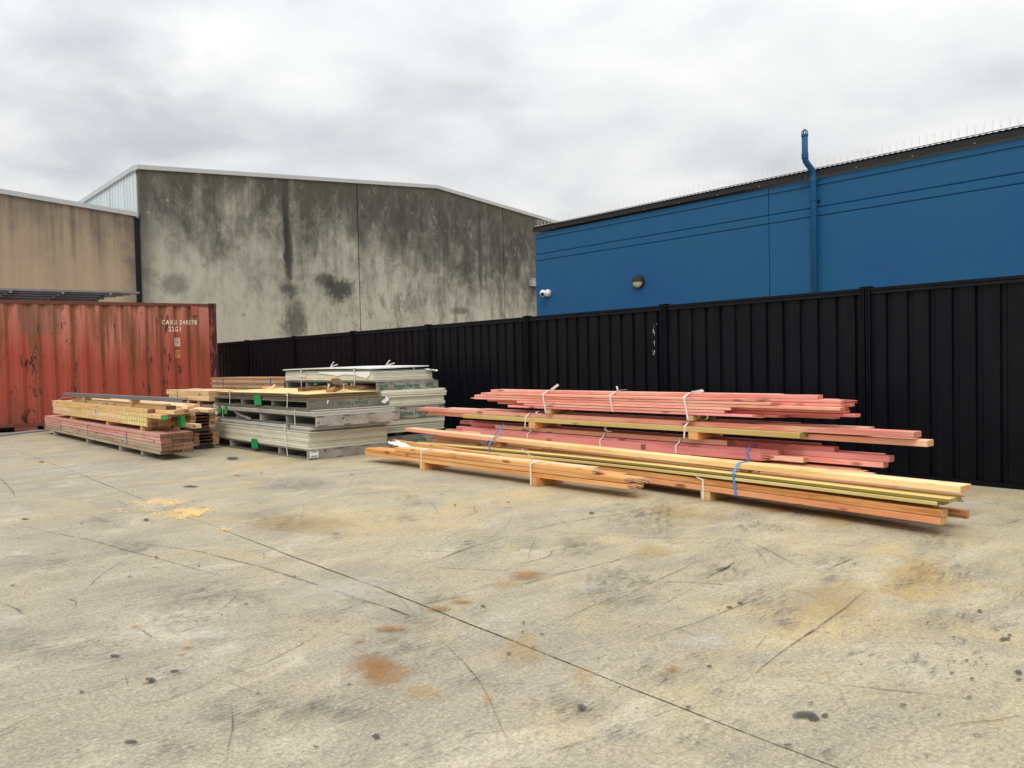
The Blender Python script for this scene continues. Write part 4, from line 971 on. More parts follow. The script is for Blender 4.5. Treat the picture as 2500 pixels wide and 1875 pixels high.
# crumpled plastic film over the far end
def film(name, c, ax, ay, parent=None, amp=.03, label=None, m_=None, nn_=12, seed=1):
    rr_ = random.Random(seed); mb = MB(); ax, ay = Vector(ax), Vector(ay); P = []
    for i in range(nn_ + 1):
        for j in range(nn_ + 1):
            u_, v_ = i / nn_ - .5, j / nn_ - .5
            h_ = amp * (math.sin(u_ * 17 + v_ * 9 + seed) + .8 * math.sin(v_ * 23 - u_ * 6) + rr_.uniform(-.7, .7)) * .5
            edge = 1 + rr_.uniform(-.10, .10) if (i in (0, nn_) or j in (0, nn_)) else 1
            P.append(Vector(c) + ax * u_ * edge + ay * v_ * edge + Vector((0, 0, h_ + amp)))
    mb.v = [tuple(p_) for p_ in P]
    for i in range(nn_):
        for j in range(nn_): b = i * (nn_ + 1) + j; mb.f.append((b, b + 1, b + nn_ + 2, b + nn_ + 1)); mb.m.append(0)
    return mb.build(name, m_ or M_film, parent, origin=c)
q = gnd(982, 1084, .2)
f_ = film('plastic_film', (q.x, q.y, .172), (.15, -.03, .0), (.10, .55, .05), None, .012, seed=4); tag(f_, 'crumpled white plastic film lying on the left end of the orange timber', 'plastic film')

# --- long mixed bundle with blue straps
pl = (5.27, 1.9, .075)
t = thing('timber_bundle', (5.6, 5.0, 0), 'longest bundle in front, orange pine below olive laminated timber, tied with blue straps', 'timber bundle', GRP)
row(t, pl, 9.0, c7(1755, 1180), .070, .09, .045, M_redor, z1=.124, sag=-.02)
row(t, pl, 9.1, c7(1760, 1105), .118, .09, .045, M_orange, z1=.172, sag=-.02)
row(t, pl, 6.6, c7(2035, 1100), .115, .045, .055, M_brown, dx=.40)
row(t, pl, 6.6, c7(1665, 1015), .165, .09, .045, M_brown, dx=.13); row(t, pl, 6.9, c7(1640, 1075), .118, .09, .045, M_redor, dx=.13)
row(t, pl, 6.3, c7(1790, 1020), .215, .07, .045, M_brown, dx=.20); row(t, pl, 6.2, c7(1895, 960), .222, .07, .045, M_brown, dx=.31, brR=True)
row(t, pl, 6.4, 2.2, .165, .09, .045, M_brown, dx=.23); row(t, pl, 6.6, 2.2, .118, .09, .045, M_brown, dx=.23)
row(t, pl, c4(600, 690), c7(1715, 970), .122, .10, .024, M_lvl, dx=-.004, z1=.223, sag=-.027)
row(t, pl, c4(600, 660), c7(1850, 940), .148, .16, .020, M_lvlshade, dx=.004, z1=.2445, sag=-.03)
row(t, pl, c4(590, 650), c7(1852, 938), .152, .156, .0035, M_lvl, dx=.006, z1=.2485, sag=-.03)  # thin pale cap paints the lit top over the shaded edge
G = row(t, pl, c4(525, 520), c7(1970, 840), .320, .15, .043, M_gold2, dx=.085, sag=.0, z1=.322); G['label'] = 'broad pale golden plank on top of the bundle'
row(t, pl, 8.9, 5.6, .170, .045, .06, M_orange, dx=-.055, z1=.158)
for px in (1197, 1716):
    yy = onp(px, 1150, *pl).y; bearer(t, pl[0] + (yy - pl[1]) * pl[2], pl[0] + (yy - pl[1]) * pl[2] + .5, yy - .02, .002, .077, M_tan)
    xx = pl[0] + (yy - pl[1]) * pl[2]; strap(t, yy, [(xx - .004, -.0 + .003), (xx - .004, .171), (xx + .02, .176), (xx + .30, .19), (xx + .44, .12), (xx + .44, .003)], M_strap, .022)
for px in (1199, 1797):
    yy = onp(px, 1130, *pl).y; xx = pl[0] + (yy - pl[1]) * pl[2]
    strap(t, yy, [(xx - .007, .075), (xx - .007, .251), (xx + .082, .324), (xx + .24, .327), (xx + .36, .225), (xx + .45, .12), (xx + .45, .06), (xx + .1, .073)], M_blue_s, .024, lean=.12)
    mb = MB(); mb.box(xx + .11, xx + .2, yy - .04, yy + .04, .252 if px > 1500 else .215, .2775); mb.build('packer', M_brown, t, origin=(xx, yy, .27))
yy = onp(1199, 1080, *pl).y + .03; xx = pl[0] + (yy - pl[1]) * pl[2]
tail(t, [(xx + .09, yy, .327), (xx + .07, yy - .02, .36), (xx + .09, yy - .08, .42), (xx + .10, yy - .14, .47)], M_blue_s, .018, (0, .4, .4))
tail(t, [(xx + .09, yy, .327), (xx + .09, yy - .06, .35), (xx + .10, yy - .14, .375)], M_blue_s, .016, (1, 0, 0))
tail(t, [(xx - .01, yy, .30), (xx - .03, yy + .05, .26), (xx - .03, yy + .12, .27)], M_blue_s, .016, (1, 0, 0))
yy = onp(1716, 1165, *pl).y; xx = pl[0] + (yy - pl[1]) * pl[2]
tail(t, [(xx - .005, yy, .172), (xx - .01, yy + .05, .185), (xx, yy + .1, .215)], M_strap, .016, (0, .3, .3))

# --- four pink bundles stacked against the fence
pl = (6.1, 5.0, 0.0)
t = thing('timber_bundle', (6.3, 5, 0), 'lowest pink timber bundle on the ground, almost hidden behind the golden plank', 'timber bundle', GRP)
for k in range(4):
    row(t, pl, 8.15 - .2 * k, 2.12 + .17 * k + (.5 if k else 0), .145, .09, .045, M_pink, dx=-.15 + .094 * k); row(t, pl, 8.3 - .1 * k, 2.5 + .3 * k, .194, .09, .045, M_pink, dx=-.15 + .094 * k)
    row(t, pl, 8.2 - .15 * k, 2.6 + .1 * k, .243, .09, .045, M_pink if k % 2 else M_tan, dx=-.15 + .094 * k)
for yy in (3.4, 5.4, 7.2): bearer(t, 5.96, 6.36, yy, .002, .099)
t = thing('timber_bundle', (6.3, 5, .245), 'pink timber bundle second from the ground, wide pink face with black stamp', 'timber bundle', GRP)
row(t, pl, c4(1340, 545), c6(1370, 792), .334, .045, .072, M_hotpink, brR=True, dx=.0)
row(t, pl, c4(1080, 492), c6(1500, 765), .358, .09, .045, M_hotpink, dx=.052)
row(t, pl, c4(960, 495), 5.5, .310, .09, .045, M_oldpk, dx=.052); row(t, pl, 7.9, c7(270, 522), .312, .07, .042, M_peach, dx=.048)
row(t, pl, c4(1500, 485), c6(950, 668), .407, .09, .045, M_peach, dx=.075)
row(t, pl, c4(1230, 440), c7(1200, 535), .364, .09, .047, M_hotpink, dx=.146); row(t, pl, 7.6, c7(1135, 600), .314, .09, .045, M_pink, dx=.146)
row(t, pl, c4(1240, 470), 3.1, .407, .09, .042, M_hotpink, dx=.17, z1=.403); row(t, pl, 7.4, 2.75, .362, .09, .045, M_hotpink, dx=.24); row(t, pl, 7.4, 2.9, .312, .09, .045, M_oldpk, dx=.24)
row(t, pl, c4(1120, 450), 3.3, .409, .09, .045, M_hotpink, dx=.265); row(t, pl, 7.3, 3.3, .36, .09, .045, M_hotpink, dx=.335); row(t, pl, 7.3, 3.2, .31, .09, .045, M_hotpink, dx=.335)
for yy in (4.45, 6.55): bearer(t, 6.11, 6.5, yy, .2435, .261, w_=.07)
for px in (1288, 1465, 1650):
    yy = onx(px, 1050, 6.1).y; strap(t, yy, [(6.095, .262), (6.095, .336), (6.145, .362), (6.17, .410), (6.42, .412), (6.425, .265)], M_strap, .020)
yy = onx(1830, 1125, 6.1).y; strap(t, yy, [(6.095, .262), (6.095, .336), (6.145, .362), (6.42, .412), (6.425, .265)], M_blue_s, .02, lean=.3)
mb = MB(); q = onx(1571, 1088, 6.099)
for k in range(5): mb.poly([(6.0985, q.y + .03 - k * .012, .272), (6.0985, q.y + .024 - k * .012, .272), (6.0985, q.y + .024 - k * .012, .325), (6.0985, q.y + .03 - k * .012, .325)])
mb.build('stamp', M_black, t, origin=(6.098, q.y, .3))
t = thing('timber_bundle', (6.3, 5.5, .412), 'third bundle up by the fence, long pink planks over an olive treated board', 'timber bundle', GRP)
row(t, pl, c4(1150, 365), c6(1735, 560), .525, .14, .047, M_olive, dx=-.02)
row(t, pl, c4(670, 280), c7(1465, 295), .575, .14, .045, M_pink, dx=.045, z1=.571)
row(t, pl, c4(775, 342), c7(1610, 370), .522, .12, .047, M_peach, dx=.125, z1=.505)
row(t, pl, c4(990, 262), c7(980, 180), .577, .10, .045, M_peach, dx=.19); row(t, pl, 7.8, 3.5, .575, .09, .045, M_pink, dx=.295)
row(t, pl, 8.0, 3.0, .524, .10, .047, M_pink, dx=.25)
for px in (1294, 1684):
    yy = onx(px, 1040, 6.08).y - .04; bearer(t, 6.07, 6.48, yy, .412, .476, M_orange, w_=.10)
for px in (1285, 1673):
    yy = onx(px, 1030, 6.1).y; strap(t, yy, [(6.076, .415), (6.076, .527), (6.14, .576), (6.47, .580), (6.475, .478), (6.47, .415)], M_strap, .022, lean=-.1)
yy = onx(1480, 1045, 6.1).y; tail(t, [(6.10, yy, .474), (6.09, yy + .01, .45), (6.08, yy - .03, .435), (6.08, yy - .09, .432)], M_strap, .016, (1, 0, 0))
yy = onx(1690, 1020, 6.1).y; tail(t, [(6.2, yy + .03, .579), (6.19, yy - .01, .61), (6.18, yy - .01, .65), (6.16, yy, .66)], M_strap, .022, (0, 1, 0)); tail(t, [(6.2, yy - .02, .579), (6.19, yy - .10, .60), (6.18, yy - .11, .64)], M_strap, .02, (0, 1, 0))
t = thing('timber_bundle', (6.3, 5.3, .578), 'topmost pink bundle by the fence, six thin layers with ragged ends', 'timber bundle', GRP)
Hh = .0238; z_ = lambda i: .797 - i * .0277
spec = [(c5(240, 112), c6(1310, 225), 0, 0, True), (c5(170, 148), c6(1480, 265), 1, 0, True), (c5(140, 172), c6(2170, 325), 2, 0, False), (c5(625, 218), c6(990, 322), 3, 0, False), (c5(700, 235), c6(920, 325), 4, 0, False), (c5(530, 245), c6(1280, 375), 5, 0, True)]
for L, R, i, dx, br in spec: row(t, pl, L, R, z_(i), .09, Hh, M_pink if i < 5 else M_hotpink, dx=dx, brR=br, brL=(i == 2))
row(t, pl, c5(345, 92), c6(1930, 197), .832, .09, .033, M_pink, dx=.10); row(t, pl, c5(420, 90), 3.6, .832, .09, .033, M_pink, dx=.194)
ends = [(k6(505, 1003), True, 0), (k6(525, 1035), False, 1), (k6(480, 1060), False, 2), (k6(490, 1098), False, 3), (k6(568, 1120), False, 4), (k6(40, 1105), False, 5)]
Ls = [7.45, 7.55, 7.5, c5(310, 222), c5(420, 222), 6.9]
for (R, br, i), L in zip(ends, Ls): row(t, pl, L, R, z_(i), .09, Hh, M_pink if i != 4 else M_hotpink, dx=.096, brR=br)
for i in range(6): row(t, pl, 7.3 - .1 * i, 3.1 + .13 * ((i * 3) % 5), z_(i), .09, Hh, M_pink if i % 2 else M_hotpink, dx=.192); row(t, pl, 7.1, 3.3, z_(i), .09, Hh, M_hotpink, dx=.288)
for px in (1334, 1677):
    yy = onx(px, 1000, 6.1).y - .03; bearer(t, 6.10, 6.46, yy, .5805, .6285, M_tan, w_=.07)
for px in (1333, 1496, 1680):
    yy = onx(px, 985, 6.1).y; z0 = .582 if px != 1496 else .632
    strap(t, yy, [(6.095, z0), (6.094, .799), (6.195, .835), (6.28, .837), (6.385, .80), (6.387, z0)], M_strap, .026, lean=.2)
    if px != 1496: tail(t, [(6.22, yy + .04, .838), (6.2, yy - .02, .86), (6.2, yy - .07, .885), (6.2, yy - .10, .90)] if px == 1333 else [(6.22, yy + .04, .838), (6.2, yy - .05, .85), (6.2, yy - .10, .86)], M_strap, .03, (0, .5, .5))
    else: tail(t, [(6.22, yy + .04, .838), (6.2, yy - .02, .852), (6.2, yy - .1, .855)], M_strap, .024, (1, 0, 0)); tail(t, [(6.22, yy + .04, .838), (6.2, yy + .02, .86), (6.2, yy + .03, .89)], M_strap, .022, (0, 1, 0))
q = onx(1333, 1002, 6.1); tail(t, [(6.1, q.y + .12, .60), (6.08, q.y + .14, .59), (6.08, q.y + .12, .575), (6.1, q.y + .08, .58)], M_strap, .02, (0, 1, 0))

# ------------------------------------------------------------------ left packs
t = thing('timber_bundle', (3.5, 13.8, 0), 'pack of faded pink and grey planks on the ground at far left, three columns wide', 'timber bundle', GRP)
rr = random.Random(9)
for c_ in range(3):
    for l_ in range(6):
        x0 = 3.30 + c_ * .142 + rr.uniform(-.004, .004); zt = .076 + (l_ + 1) * .0445; e = rr.uniform(-.03, .04) + (-.0 if c_ else 0)
        o = board(t, (x0, 10.50 + e + c_ * .02, zt), (x0, 17.15 + rr.uniform(-.08, .03), zt),   .138, .040, M_oldpk if l_ >= 3 else M_old)
        if l_ == 5 and c_ == 0: o['label'] = 'faded pink top plank'
for px, py in ((150, 1062), (216, 1082), (309, 1100), (370, 1112)): yy = min(gnd(px, py).y, 16.6); bearer(t, 3.31, 3.70, yy, .002, .076, M_grey)
for px in (149, 214.5, 309):
    yy = onx(px, 1050, 3.3).y; strap(t, yy, rect(3.297, 3.725, .073, .346), M_purple, .016)
t = thing('timber_bundle', (3.5, 13.6, .345), 'tan treated timber pack with bright yellow stripes resting on the faded pink planks', 'timber bundle', GRP)
for yy in (15.2, 13.0, 11.35): bearer(t, 3.33, 3.70, yy, .3465, .403, M_tan)
ends = {0: [11.04, 11.02, 11.0], 1: [11.05, 11.0, 10.95], 2: [10.5, 10.95, 10.9], 3: [11.12, 10.4, 10.6], 4: [11.9, 10.7, 11.3]}
zt = .405
lay_m = [M_tan, M_lt, M_lt, M_tan, M_lt]
for l_ in range(5):
    hh = .06 if l_ < 2 else .052
    zt += hh + .002
    for c_ in range(3):
        if l_ == 4 and c_ == 0: continue
        x0 = 3.32 + c_ * .132 + (.03 if l_ == 3 and c_ == 0 else 0)
        board(t, (x0, ends[l_][c_], zt), (x0, 16.55 + rr.uniform(-.25, .15) - (0.9 if l_ == 4 else 0), zt), .128, hh, lay_m[(l_ + c_) % 5] if l_ != 2 else (M_lt if c_ else M_tan))
for px in (109, 164, 228, 233, 299):
    yy = onx(px, 1000, 3.3).y; strap(t, min(yy, 16.35), [(3.316, .402), (3.316, .585), (3.33, .632), (3.46, .695), (3.72, .695), (3.72, .402)], M_strap, .018, lean=-.05)
mb = MB(); rr2 = random.Random(4)      # yellow crayon strokes
for zb, zt_, y0, y1 in ((.415, .46, 11.07, 12.45), (.472, .52, 11.07, 12.3), (.535, .575, 10.9, 12.2)):
    yy = y0
    while yy < y1:
        w_ = rr2.uniform(.03, .07); s_ = .02; xx = 3.3165 if zb < .53 else 3.3165
        mb.poly([(xx, yy + w_, zb), (xx, yy, zb), (xx, yy + s_, zt_), (xx, yy + w_ + s_, zt_)]); yy += w_ + rr2.uniform(.02, .06)
mb.build('crayon_stripes', plain('yellow_crayon', (.86, .80, .30), .8, amt=.1, scale=20), t, origin=(3.3165, 11.5, .45))
mb = MB(); mb.box(3.32, 3.40, 10.494, 10.4985, .525, .57); mb.build('green_mark', plain('bright_green_paint', (.05, .42, .12), .6), t, origin=(3.3, 10.49, .55))
# grey steel channel on top
pa, pb = onx(141, 967, 3.36), onx(432, 985, 3.36)
mb = MB(); L = 6.15
mb.prism([(0, 0), (.10, 0), (.10, .006), (.006, .006), (.006, .044), (.10, .044), (.10, .05), (0, .05)], 'y', 0, L)
o = mb.build('steel_channel', M_lsteel); o.location = (3.40, 9.95, .752); o.rotation_euler = (R_(-.15), 0, 0); tag(o, 'long grey steel channel lying on top of the tan timber pack', 'steel channel')
mb = MB(); mb.box(3.40, 3.52, 12.0, 12.1, .696, .750); o = mb.build('packer_block', M_tan, origin=(3.46, 12.05, .7)); tag(o, 'small timber packer nearer the camera, wedged under the grey steel channel', 'packer')
mb = MB(); mb.box(3.40, 3.52, 14.6, 14.7, .696, .744); o = mb.build('packer_block', M_tan, origin=(3.46, 14.65, .7)); tag(o, 'small timber packer wedged under the far half of the grey steel channel', 'packer')
# laminated beam with green end
t = thing('laminated_beam', (3.74, 13.4, .345), 'deep brown laminated beam with green painted end beside the tan timber pack', 'timber beam')
mb = MB(); mb.box(3.735, 3.78, 10.80, 16.2, .0, .51); 
mb = MB(); mb.box(3.675, 3.72, 10.80, 16.2, .392, .540); mb.build('beam', wood('brown_laminated_beam', (.40, .22, .095), (.25, .12, .05), grain=.6, knots=False), t, origin=(3.675, 10.8, .39))
mb = MB(); mb.box(3.672, 3.723, 10.795, 10.93, .390, .542); mb.build('painted_end', MATS['bright_green_paint'], t, origin=(3.67, 10.8, .39))
mb = MB(); mb.box(3.66, 3.72, 11.0, 11.1, .3465, .3895); mb.box(3.66, 3.72, 14.0, 14.1, .3465, .3895); mb.build('packer', M_tan, t, origin=(3.66, 11, .345))
# joist packs
def joist_pack(z0, n_, label, x0=4.02, y0=11.5, wid=.36, bear=True):
    t = thing('joist_pack', (x0 + wid / 2, y0 + 3, z0), label, 'joist pack', 'packs of timber I-joists')
    z = z0
    if bear:
        for yy in (y0 + .25, y0 + 2.6, y0 + 5): bearer(t, x0, x0 + wid, yy, z + .002, z + .06, M_grey)
        z += .062
    for i in range(n_):
        mb = MB(); e = random.uniform(-.02, .03)
        mb.box(x0, x0 + .075, y0 + e, y0 + 6, z, z + .043); mb.box(x0 + wid - .085, x0 + wid, y0 + e, y0 + 6, z, z + .043)
        mb.box(x0 + .076, x0 + wid - .086, y0 + e + .004, y0 + 6, z + .017, z + .027, m=1)
        mb.build('joist', [M_brown if i % 2 else M_old, M_ijweb], t, origin=(x0, y0, z)); z += .0455
    return t, z
t, z = joist_pack(0, 4, 'lower pack of brown timber I-joists on bearers, hollow slots showing at the end', x0=4.08)
t2, z = joist_pack(z + .002, 5, 'upper pack of brown timber I-joists stacked on the lower joists', x0=4.04)
mb = MB(); mb.box(4.06, 4.42, 11.7, 11.79, 0, .001)
# loose light boards over the joists
t = thing('timber_bundle', (4.2, 13.5, z), 'light tan battens lying loose on top of the joist pack', 'timber bundle', GRP)
rr = random.Random(21)
for k in range(5):
    x0 = 3.86 + k * .115; board(t, (x0, 11.15 + rr.uniform(0, .5), z + .047 + .0), (x0 + rr.uniform(-.02, .02), 17 - rr.uniform(0, .6), z + .047), .09, .044, M_lt)
for k in range(4):
    x0 = 3.92 + k * .13; board(t, (x0, 11.6 + rr.uniform(0, .8), z + .093), (x0 + .01, 16.6 - rr.uniform(0, .6), z + .093), .09, .044, M_lt)
print('joist top', z)
# short beam end and block in front of joists
mb = MB(); mb.box(3.94, 4.03, 11.05, 14.0, .345, .40); o = mb.build('timber_offcut', [M_lt]); tag(o, 'pale square timber length poking out beside the green ended beam', 'offcut')
# standing packs behind
def pack(label, x0, x1, y0, y1, z0, z1, rows, cols, m_, sm, ys, bm_=None, bh=.08, sw=.018):
    t = thing('timber_bundle', ((x0 + x1) / 2, (y0 + y1) / 2, z0), label, 'timber bundle', GRP)
    zb = z0
    if bh:
        for yy in (y0 + .5, (y0 + y1) / 2, y1 - .5): bearer(t, x0 + .01, x1 - .01, yy, z0 + .002, z0 + bh)
        zb = z0 + bh + .001
    hh = (z1 - zb) / rows; ww = (x1 - x0) / cols; rr_ = random.Random(int(x0 * 100))
    for r in range(rows):
        for c_ in range(cols): board(t, (x0 + c_ * ww, y0 + rr_.uniform(-.03, .03), zb + (r + 1) * hh), (x0 + c_ * ww, y1 + rr_.uniform(-.12, .05), zb + (r + 1) * hh), ww - .003, hh - .0025, m_[(r + c_) % len(m_)])
    for yy in ys: strap(t, yy, rect(x0, x1, zb, z1), sm, sw)
    return t
pack('low pack of old brown boards on the ground beneath the light tan pack', 4.66, 5.2, 12.35, 14.9, 0, .60, 10, 4, [M_old], M_purple, (13.2,))
pack('light tan timber pack tied with a purple strap, beside the end of the container', 4.62, 5.16, 12.3, 14.25, .602, .815, 2, 4, [M_lt], M_purple, (13.72,), bh=.05, sw=.03)
pack('grey pack of old boards on the ground under the reddish brown pack', 6.0, 6.55, 12.6, 16.3, 0, .70, 10, 3, [M_old], M_purple, (15,))
pack('reddish brown timber pack with purple straps standing nearest the far fence corner', 5.95, 6.55, 12.5, 15.75, .702, .985, 5, 3, [M_brown, M_old], M_purple, (15.1, 13.0), bh=.05, sw=.025)

# ------------------------------------------------------------------ sheet packs on pallets
GS = 'sheet packs on pallets'
def pallet(t, x0, x1, y0, y1, z0, z1, m_, nst=5, txt=None, tm=None, flip=False, notch=4):
    sh = .018; ys = [y0 + (y1 - y0 - .045) * k / (nst - 1) for k in range(nst)]
    nx_ = notch; cxs = [x0 + .055 + (x1 - x0 - .11) * k / (nx_ - 1) for k in range(nx_)]
    for k, yy in enumerate(ys):
        mb = MB()
        mb.box(x0, x1, yy, yy + .045, z0 + sh + .0005, z1 - sh - .0005)
        if k == 0 or k == nst - 1:    # the end plank is full depth, notched where the deck boards lie
            a = x0
            for cx_ in cxs + [None]:
                b = (cx_ - .05) if cx_ is not None else x1
                if b > a + .002:
                    mb.box(a, b, yy + .001, yy + .044, z1 - sh, z1 - .0015); mb.box(a, b, yy + .001, yy + .044, z0 + .0015, z0 + sh)
                a = (cx_ + .05) if cx_ is not None else None
        mb.build('stringer', m_, t, origin=(x0, yy, z0))
    for cx_ in cxs:
        for za, zb in ((z0 + .001, z0 + sh), (z1 - sh, z1 - .001)):
            mb = MB(); mb.box(cx_ - .0485, cx_ + .0485, y0 + .003, y1 - .003, za, zb); mb.build('deck_board', M_dkpal, t, origin=(cx_, y0, za))
    for s_, xx, zz, sz, fl in (txt or []):
        if fl: text_mesh('lettering', s_, sz, tm, t, (xx, y0 - .003, zz), (math.pi / 2, math.pi, 0), bold=.002)
        else: text_mesh('lettering', s_, sz, tm, t, (xx, y0 - .003, zz), (math.pi / 2, 0, 0), bold=.002)
def sheets(t, x0, x1, y0, y1, z0, z1, m_, th=.012, jit=.006, name='sheets', seed=1, mside=None, drift=0.0):
    rr_ = random.Random(seed); mb = MB(); n_ = max(1, int(round((z1 - z0) / th))); th = (z1 - z0) / n_; gx, gy = 0, 0
    for i in range(n_):
        if rr_.random() < .35: gx, gy = rr_.uniform(-jit, jit) * 1.6, rr_.uniform(-jit, jit) * 2
        a, b = gx + rr_.uniform(-jit, jit) * .5, gy + rr_.uniform(-jit, jit) * .5
        zb, zt_ = z0 + i * th + .0006, z0 + (i + 1) * th - .0022
        if i and rr_.random() < .30 and z1 - z0 > .05:      # a thin packer sheet set back leaves a dark line
            mb.box(x0 + .035, x1 - .03, y0 + .035, y1 - .03, zb - .003, zb + .0035); zb += .0045
        mb.box(x0 + a, x1 + a * .5, y0 + b, y1 + b * .5, zb, zt_)
    return mb.build(name, m_, t, origin=(x0, y0, z0))
def vstrap(t, x, y, z0, z1, w_=.02, m_=None, wrap='x'):
    mb = MB()
    if wrap == 'x': mb.ribbon([(x, y, z0), (x, y, z1)], (0, 1, 0), w_, .002)
    return mb.build('strap', m_ or M_strap, t, origin=(x, y, z0))
def edge_strap(t, x0, x1, y, z0, z1, m_=None, w_=.02, lean=0.0):
    o = strap(t, y, rect(x0, x1, z0, z1, .012), m_ or M_strap, w_, lean=lean)
    mb = MB(); mb.box(x0 - .011, x0 + .03, y - .03, y + .03, z1 + .0015, z1 + .006); mb.box(x0 - .011, x0 - .006, y - .03, y + .03, z1 - .035, z1 + .0015); mb.build('edge_protector', M_old, t, origin=(x0, y, z1)); return o
def flap(t, x, y, z0, z1, w_, lean=.05, name='tape_flap'):
    mb = MB(); mb.ribbon([(x - .002, y, z1), (x - .008, y - lean * .3, (z0 + z1) / 2), (x - .025, y - lean, z0)], (0, 1, 0), w_, .0015); return mb.build(name, M_green, t, origin=(x, y, z0))
# front stack, bottom
X0, X1 = 4.58, 5.76
t = thing('sheet_pack', (5.2, 10.6, 0), 'bottom front pallet of cream fibre cement sheets, deepest pack with white pallet label', 'sheet pack', GS)
pallet(t, X0, X1 + .08, 8.99, 12.25, 0, .125, M_grey)
sheets(t, X0 + .005, X1 - .03, 9.0, 12.2, .126, .335, M_sheet, .0125, .004, seed=3); sheets(t, X0 - .0, X1 - .03, 8.93, 12.15, .337, .352, M_sheetg, .015, .001, 'top_sheets'); sheets(t, X0 + .03, X1 - .04, 9.0, 12.2, .353, .375, M_sheetg, .011, .01, 'top_sheets', 5); sheets(t, X0 + .015, X1 - .02, 8.95, 12.1, .376, .413, M_sheetg, .0185, .003, 'top_sheets', 8)
for px in (535, 703): yy = onx(px, 1070, X0).y; edge_strap(t, X0, X1, yy, .02, .413, lean=.18)
flap(t, X0 - .004, onx(622, 1085, X0).y, .055, .175, .20, .06)
mb = MB(); mb.box(X0 + .012, X0 + .13, 8.981, 8.985, .028, .112); mb.build('pallet_label', M_label, t, origin=(X0, 8.98, .02)); 
mb = MB(); mb.box(X0 + .025, X0 + .115, 8.978, 8.9805, .040, .044); mb.box(X0 + .025, X0 + .115, 8.978, 8.9805, .050, .053); mb.box(X0 + .025, X0 + .115, 8.978, 8.9805, .095, .105); mb.build('label_print', M_black, t, origin=(X0, 8.98, .05))
mb = MB(); mb.box(X0 - .006, X0 - .002, 12.05, 12.2, .02, .1); mb.build('pallet_label', M_label, t, origin=(X0, 12.1, .05))
# front stack, middle
t = thing('sheet_pack', (5.2, 10.5, .42), 'middle front pallet carrying a thin layer of grey sheets, shifted towards the camera', 'sheet pack', GS)
x0, x1, y0 = 4.63, 5.80, 8.84
pallet(t, x0, x1 + .03, y0, 12.1, .416, .545, M_grey)
sheets(t, x0 - .02, x1 - .02, y0 + .02, 12.12, .546, .624, M_sheetg, .0195, .004, seed=6)
for px in (549, 725): yy = onx(px, 1010, x0).y; edge_strap(t, x0 - .02, x1, yy, .43, .624)
flap(t, x0 - .024, onx(541, 1005, x0).y, .49, .60, .10, .03); flap(t, x0 - .024, onx(557, 1005, x0).y, .49, .60, .10, .02)
mb = MB(); mb.box(x0 - .008, x0 - .003, 12.0, 12.12, .46, .54); mb.build('pallet_label', M_label, t, origin=(x0, 12, .5))
mb = MB(); mb.hexa([(x0 + .03, 11.2, .435), (x0 + .06, 11.2, .435), (x0 + .06, 10.6, .435 + .002), (x0 + .03, 10.6, .437), (x0 + .03, 11.2, .44), (x0 + .06, 11.2, .44), (x0 + .06, 10.55, .45), (x0 + .03, 10.55, .45)]); 
tail(t, [(x0 - .01, 11.35, .53), (x0 - .03, 11.1, .49), (x0 - .02, 10.75, .445)], M_grey, .03, (0, 0, 1), 'splinter')
# front stack, top
t = thing('sheet_pack', (5.1, 10.4, .626), 'top front pallet carrying yellow plywood on a dark mossy base', 'sheet pack', GS)
x0, x1, y0, y1 = 4.585, 5.66, 9.0, 11.93
pallet(t, x0 - .01, x1 + .09, y0 - .05, y1 + .05, .626, .737, M_dkpal, nst=4, txt=[('James Hardie', x0 + .84, .705, .085, True), ('675', x0 + 1.10, .70, .08, True)], tm=M_gtextf)
sheets(t, x0 + .005, x1, y0, y1, .738, .800, M_plyedge, .0155, .005, seed=8)
mb = MB(); mb.box(x0 - .004, x0 + .002, y0 + .02, y1 - .5, .772, .776); mb.build('purple_edge_line', M_purple, t, origin=(x0, y0, .774))
mb = MB(); nx_, ny_ = 8, 16     # slightly warped top sheet
def tz(u_, v_): return .803 + .010 * max(0, v_ - .55) * (1 + u_) + .004 * math.sin(v_ * 5 + u_ * 3)
P = [(x0 - .004 + (x1 - x0 + .006) * i / nx_, y0 - .006 + (y1 - y0) * j / ny_) for i in range(nx_ + 1) for j in range(ny_ + 1)]
mb.v = [(a, b, tz(i // (ny_ + 1) / nx_, i % (ny_ + 1) / ny_) + .014) for i, (a, b) in enumerate(P)] + [(a, b, tz(i // (ny_ + 1) / nx_, i % (ny_ + 1) / ny_)) for i, (a, b) in enumerate(P)]
N_ = len(P); K = ny_ + 1
for i in range(nx_):
    for j in range(ny_): b = i * K + j; mb.f += [(b, b + K, b + K + 1, b + 1), (N_ + b, N_ + b + 1, N_ + b + K + 1, N_ + b + K)]; mb.m += [0, 1]
for i in range(nx_): mb.f += [(i * K, N_ + i * K, N_ + (i + 1) * K, (i + 1) * K), ((i + 1) * K + ny_, N_ + (i + 1) * K + ny_, N_ + i * K + ny_, i * K + ny_)]; mb.m += [1, 1]
for j in range(ny_): mb.f += [(j + 1, N_ + j + 1, N_ + j, j), (nx_ * K + j, N_ + nx_ * K + j, N_ + nx_ * K + j + 1, nx_ * K + j + 1)]; mb.m += [1, 1]
mb.build('plywood_top', [M_ply, M_plyedge], t, origin=(x0, y0, .8))
for px in (563, 703): yy = onx(px, 970, x0).y; edge_strap(t, x0 - .006, x1, yy, .64, .822, lean=-.15)
flap(t, x0 - .012, onx(630, 975, x0).y, .655, .785, .22, .08)
mb = MB(); mb.ribbon([(x1 - .02, y0 - .056, .665), (x1 + .04, y0 - .062, .70), (x1 + .06, y0 - .056, .735)], (.5, 0, -.3), .06, .001); mb.build('torn_label', M_label, t, origin=(x1, y0, .7))
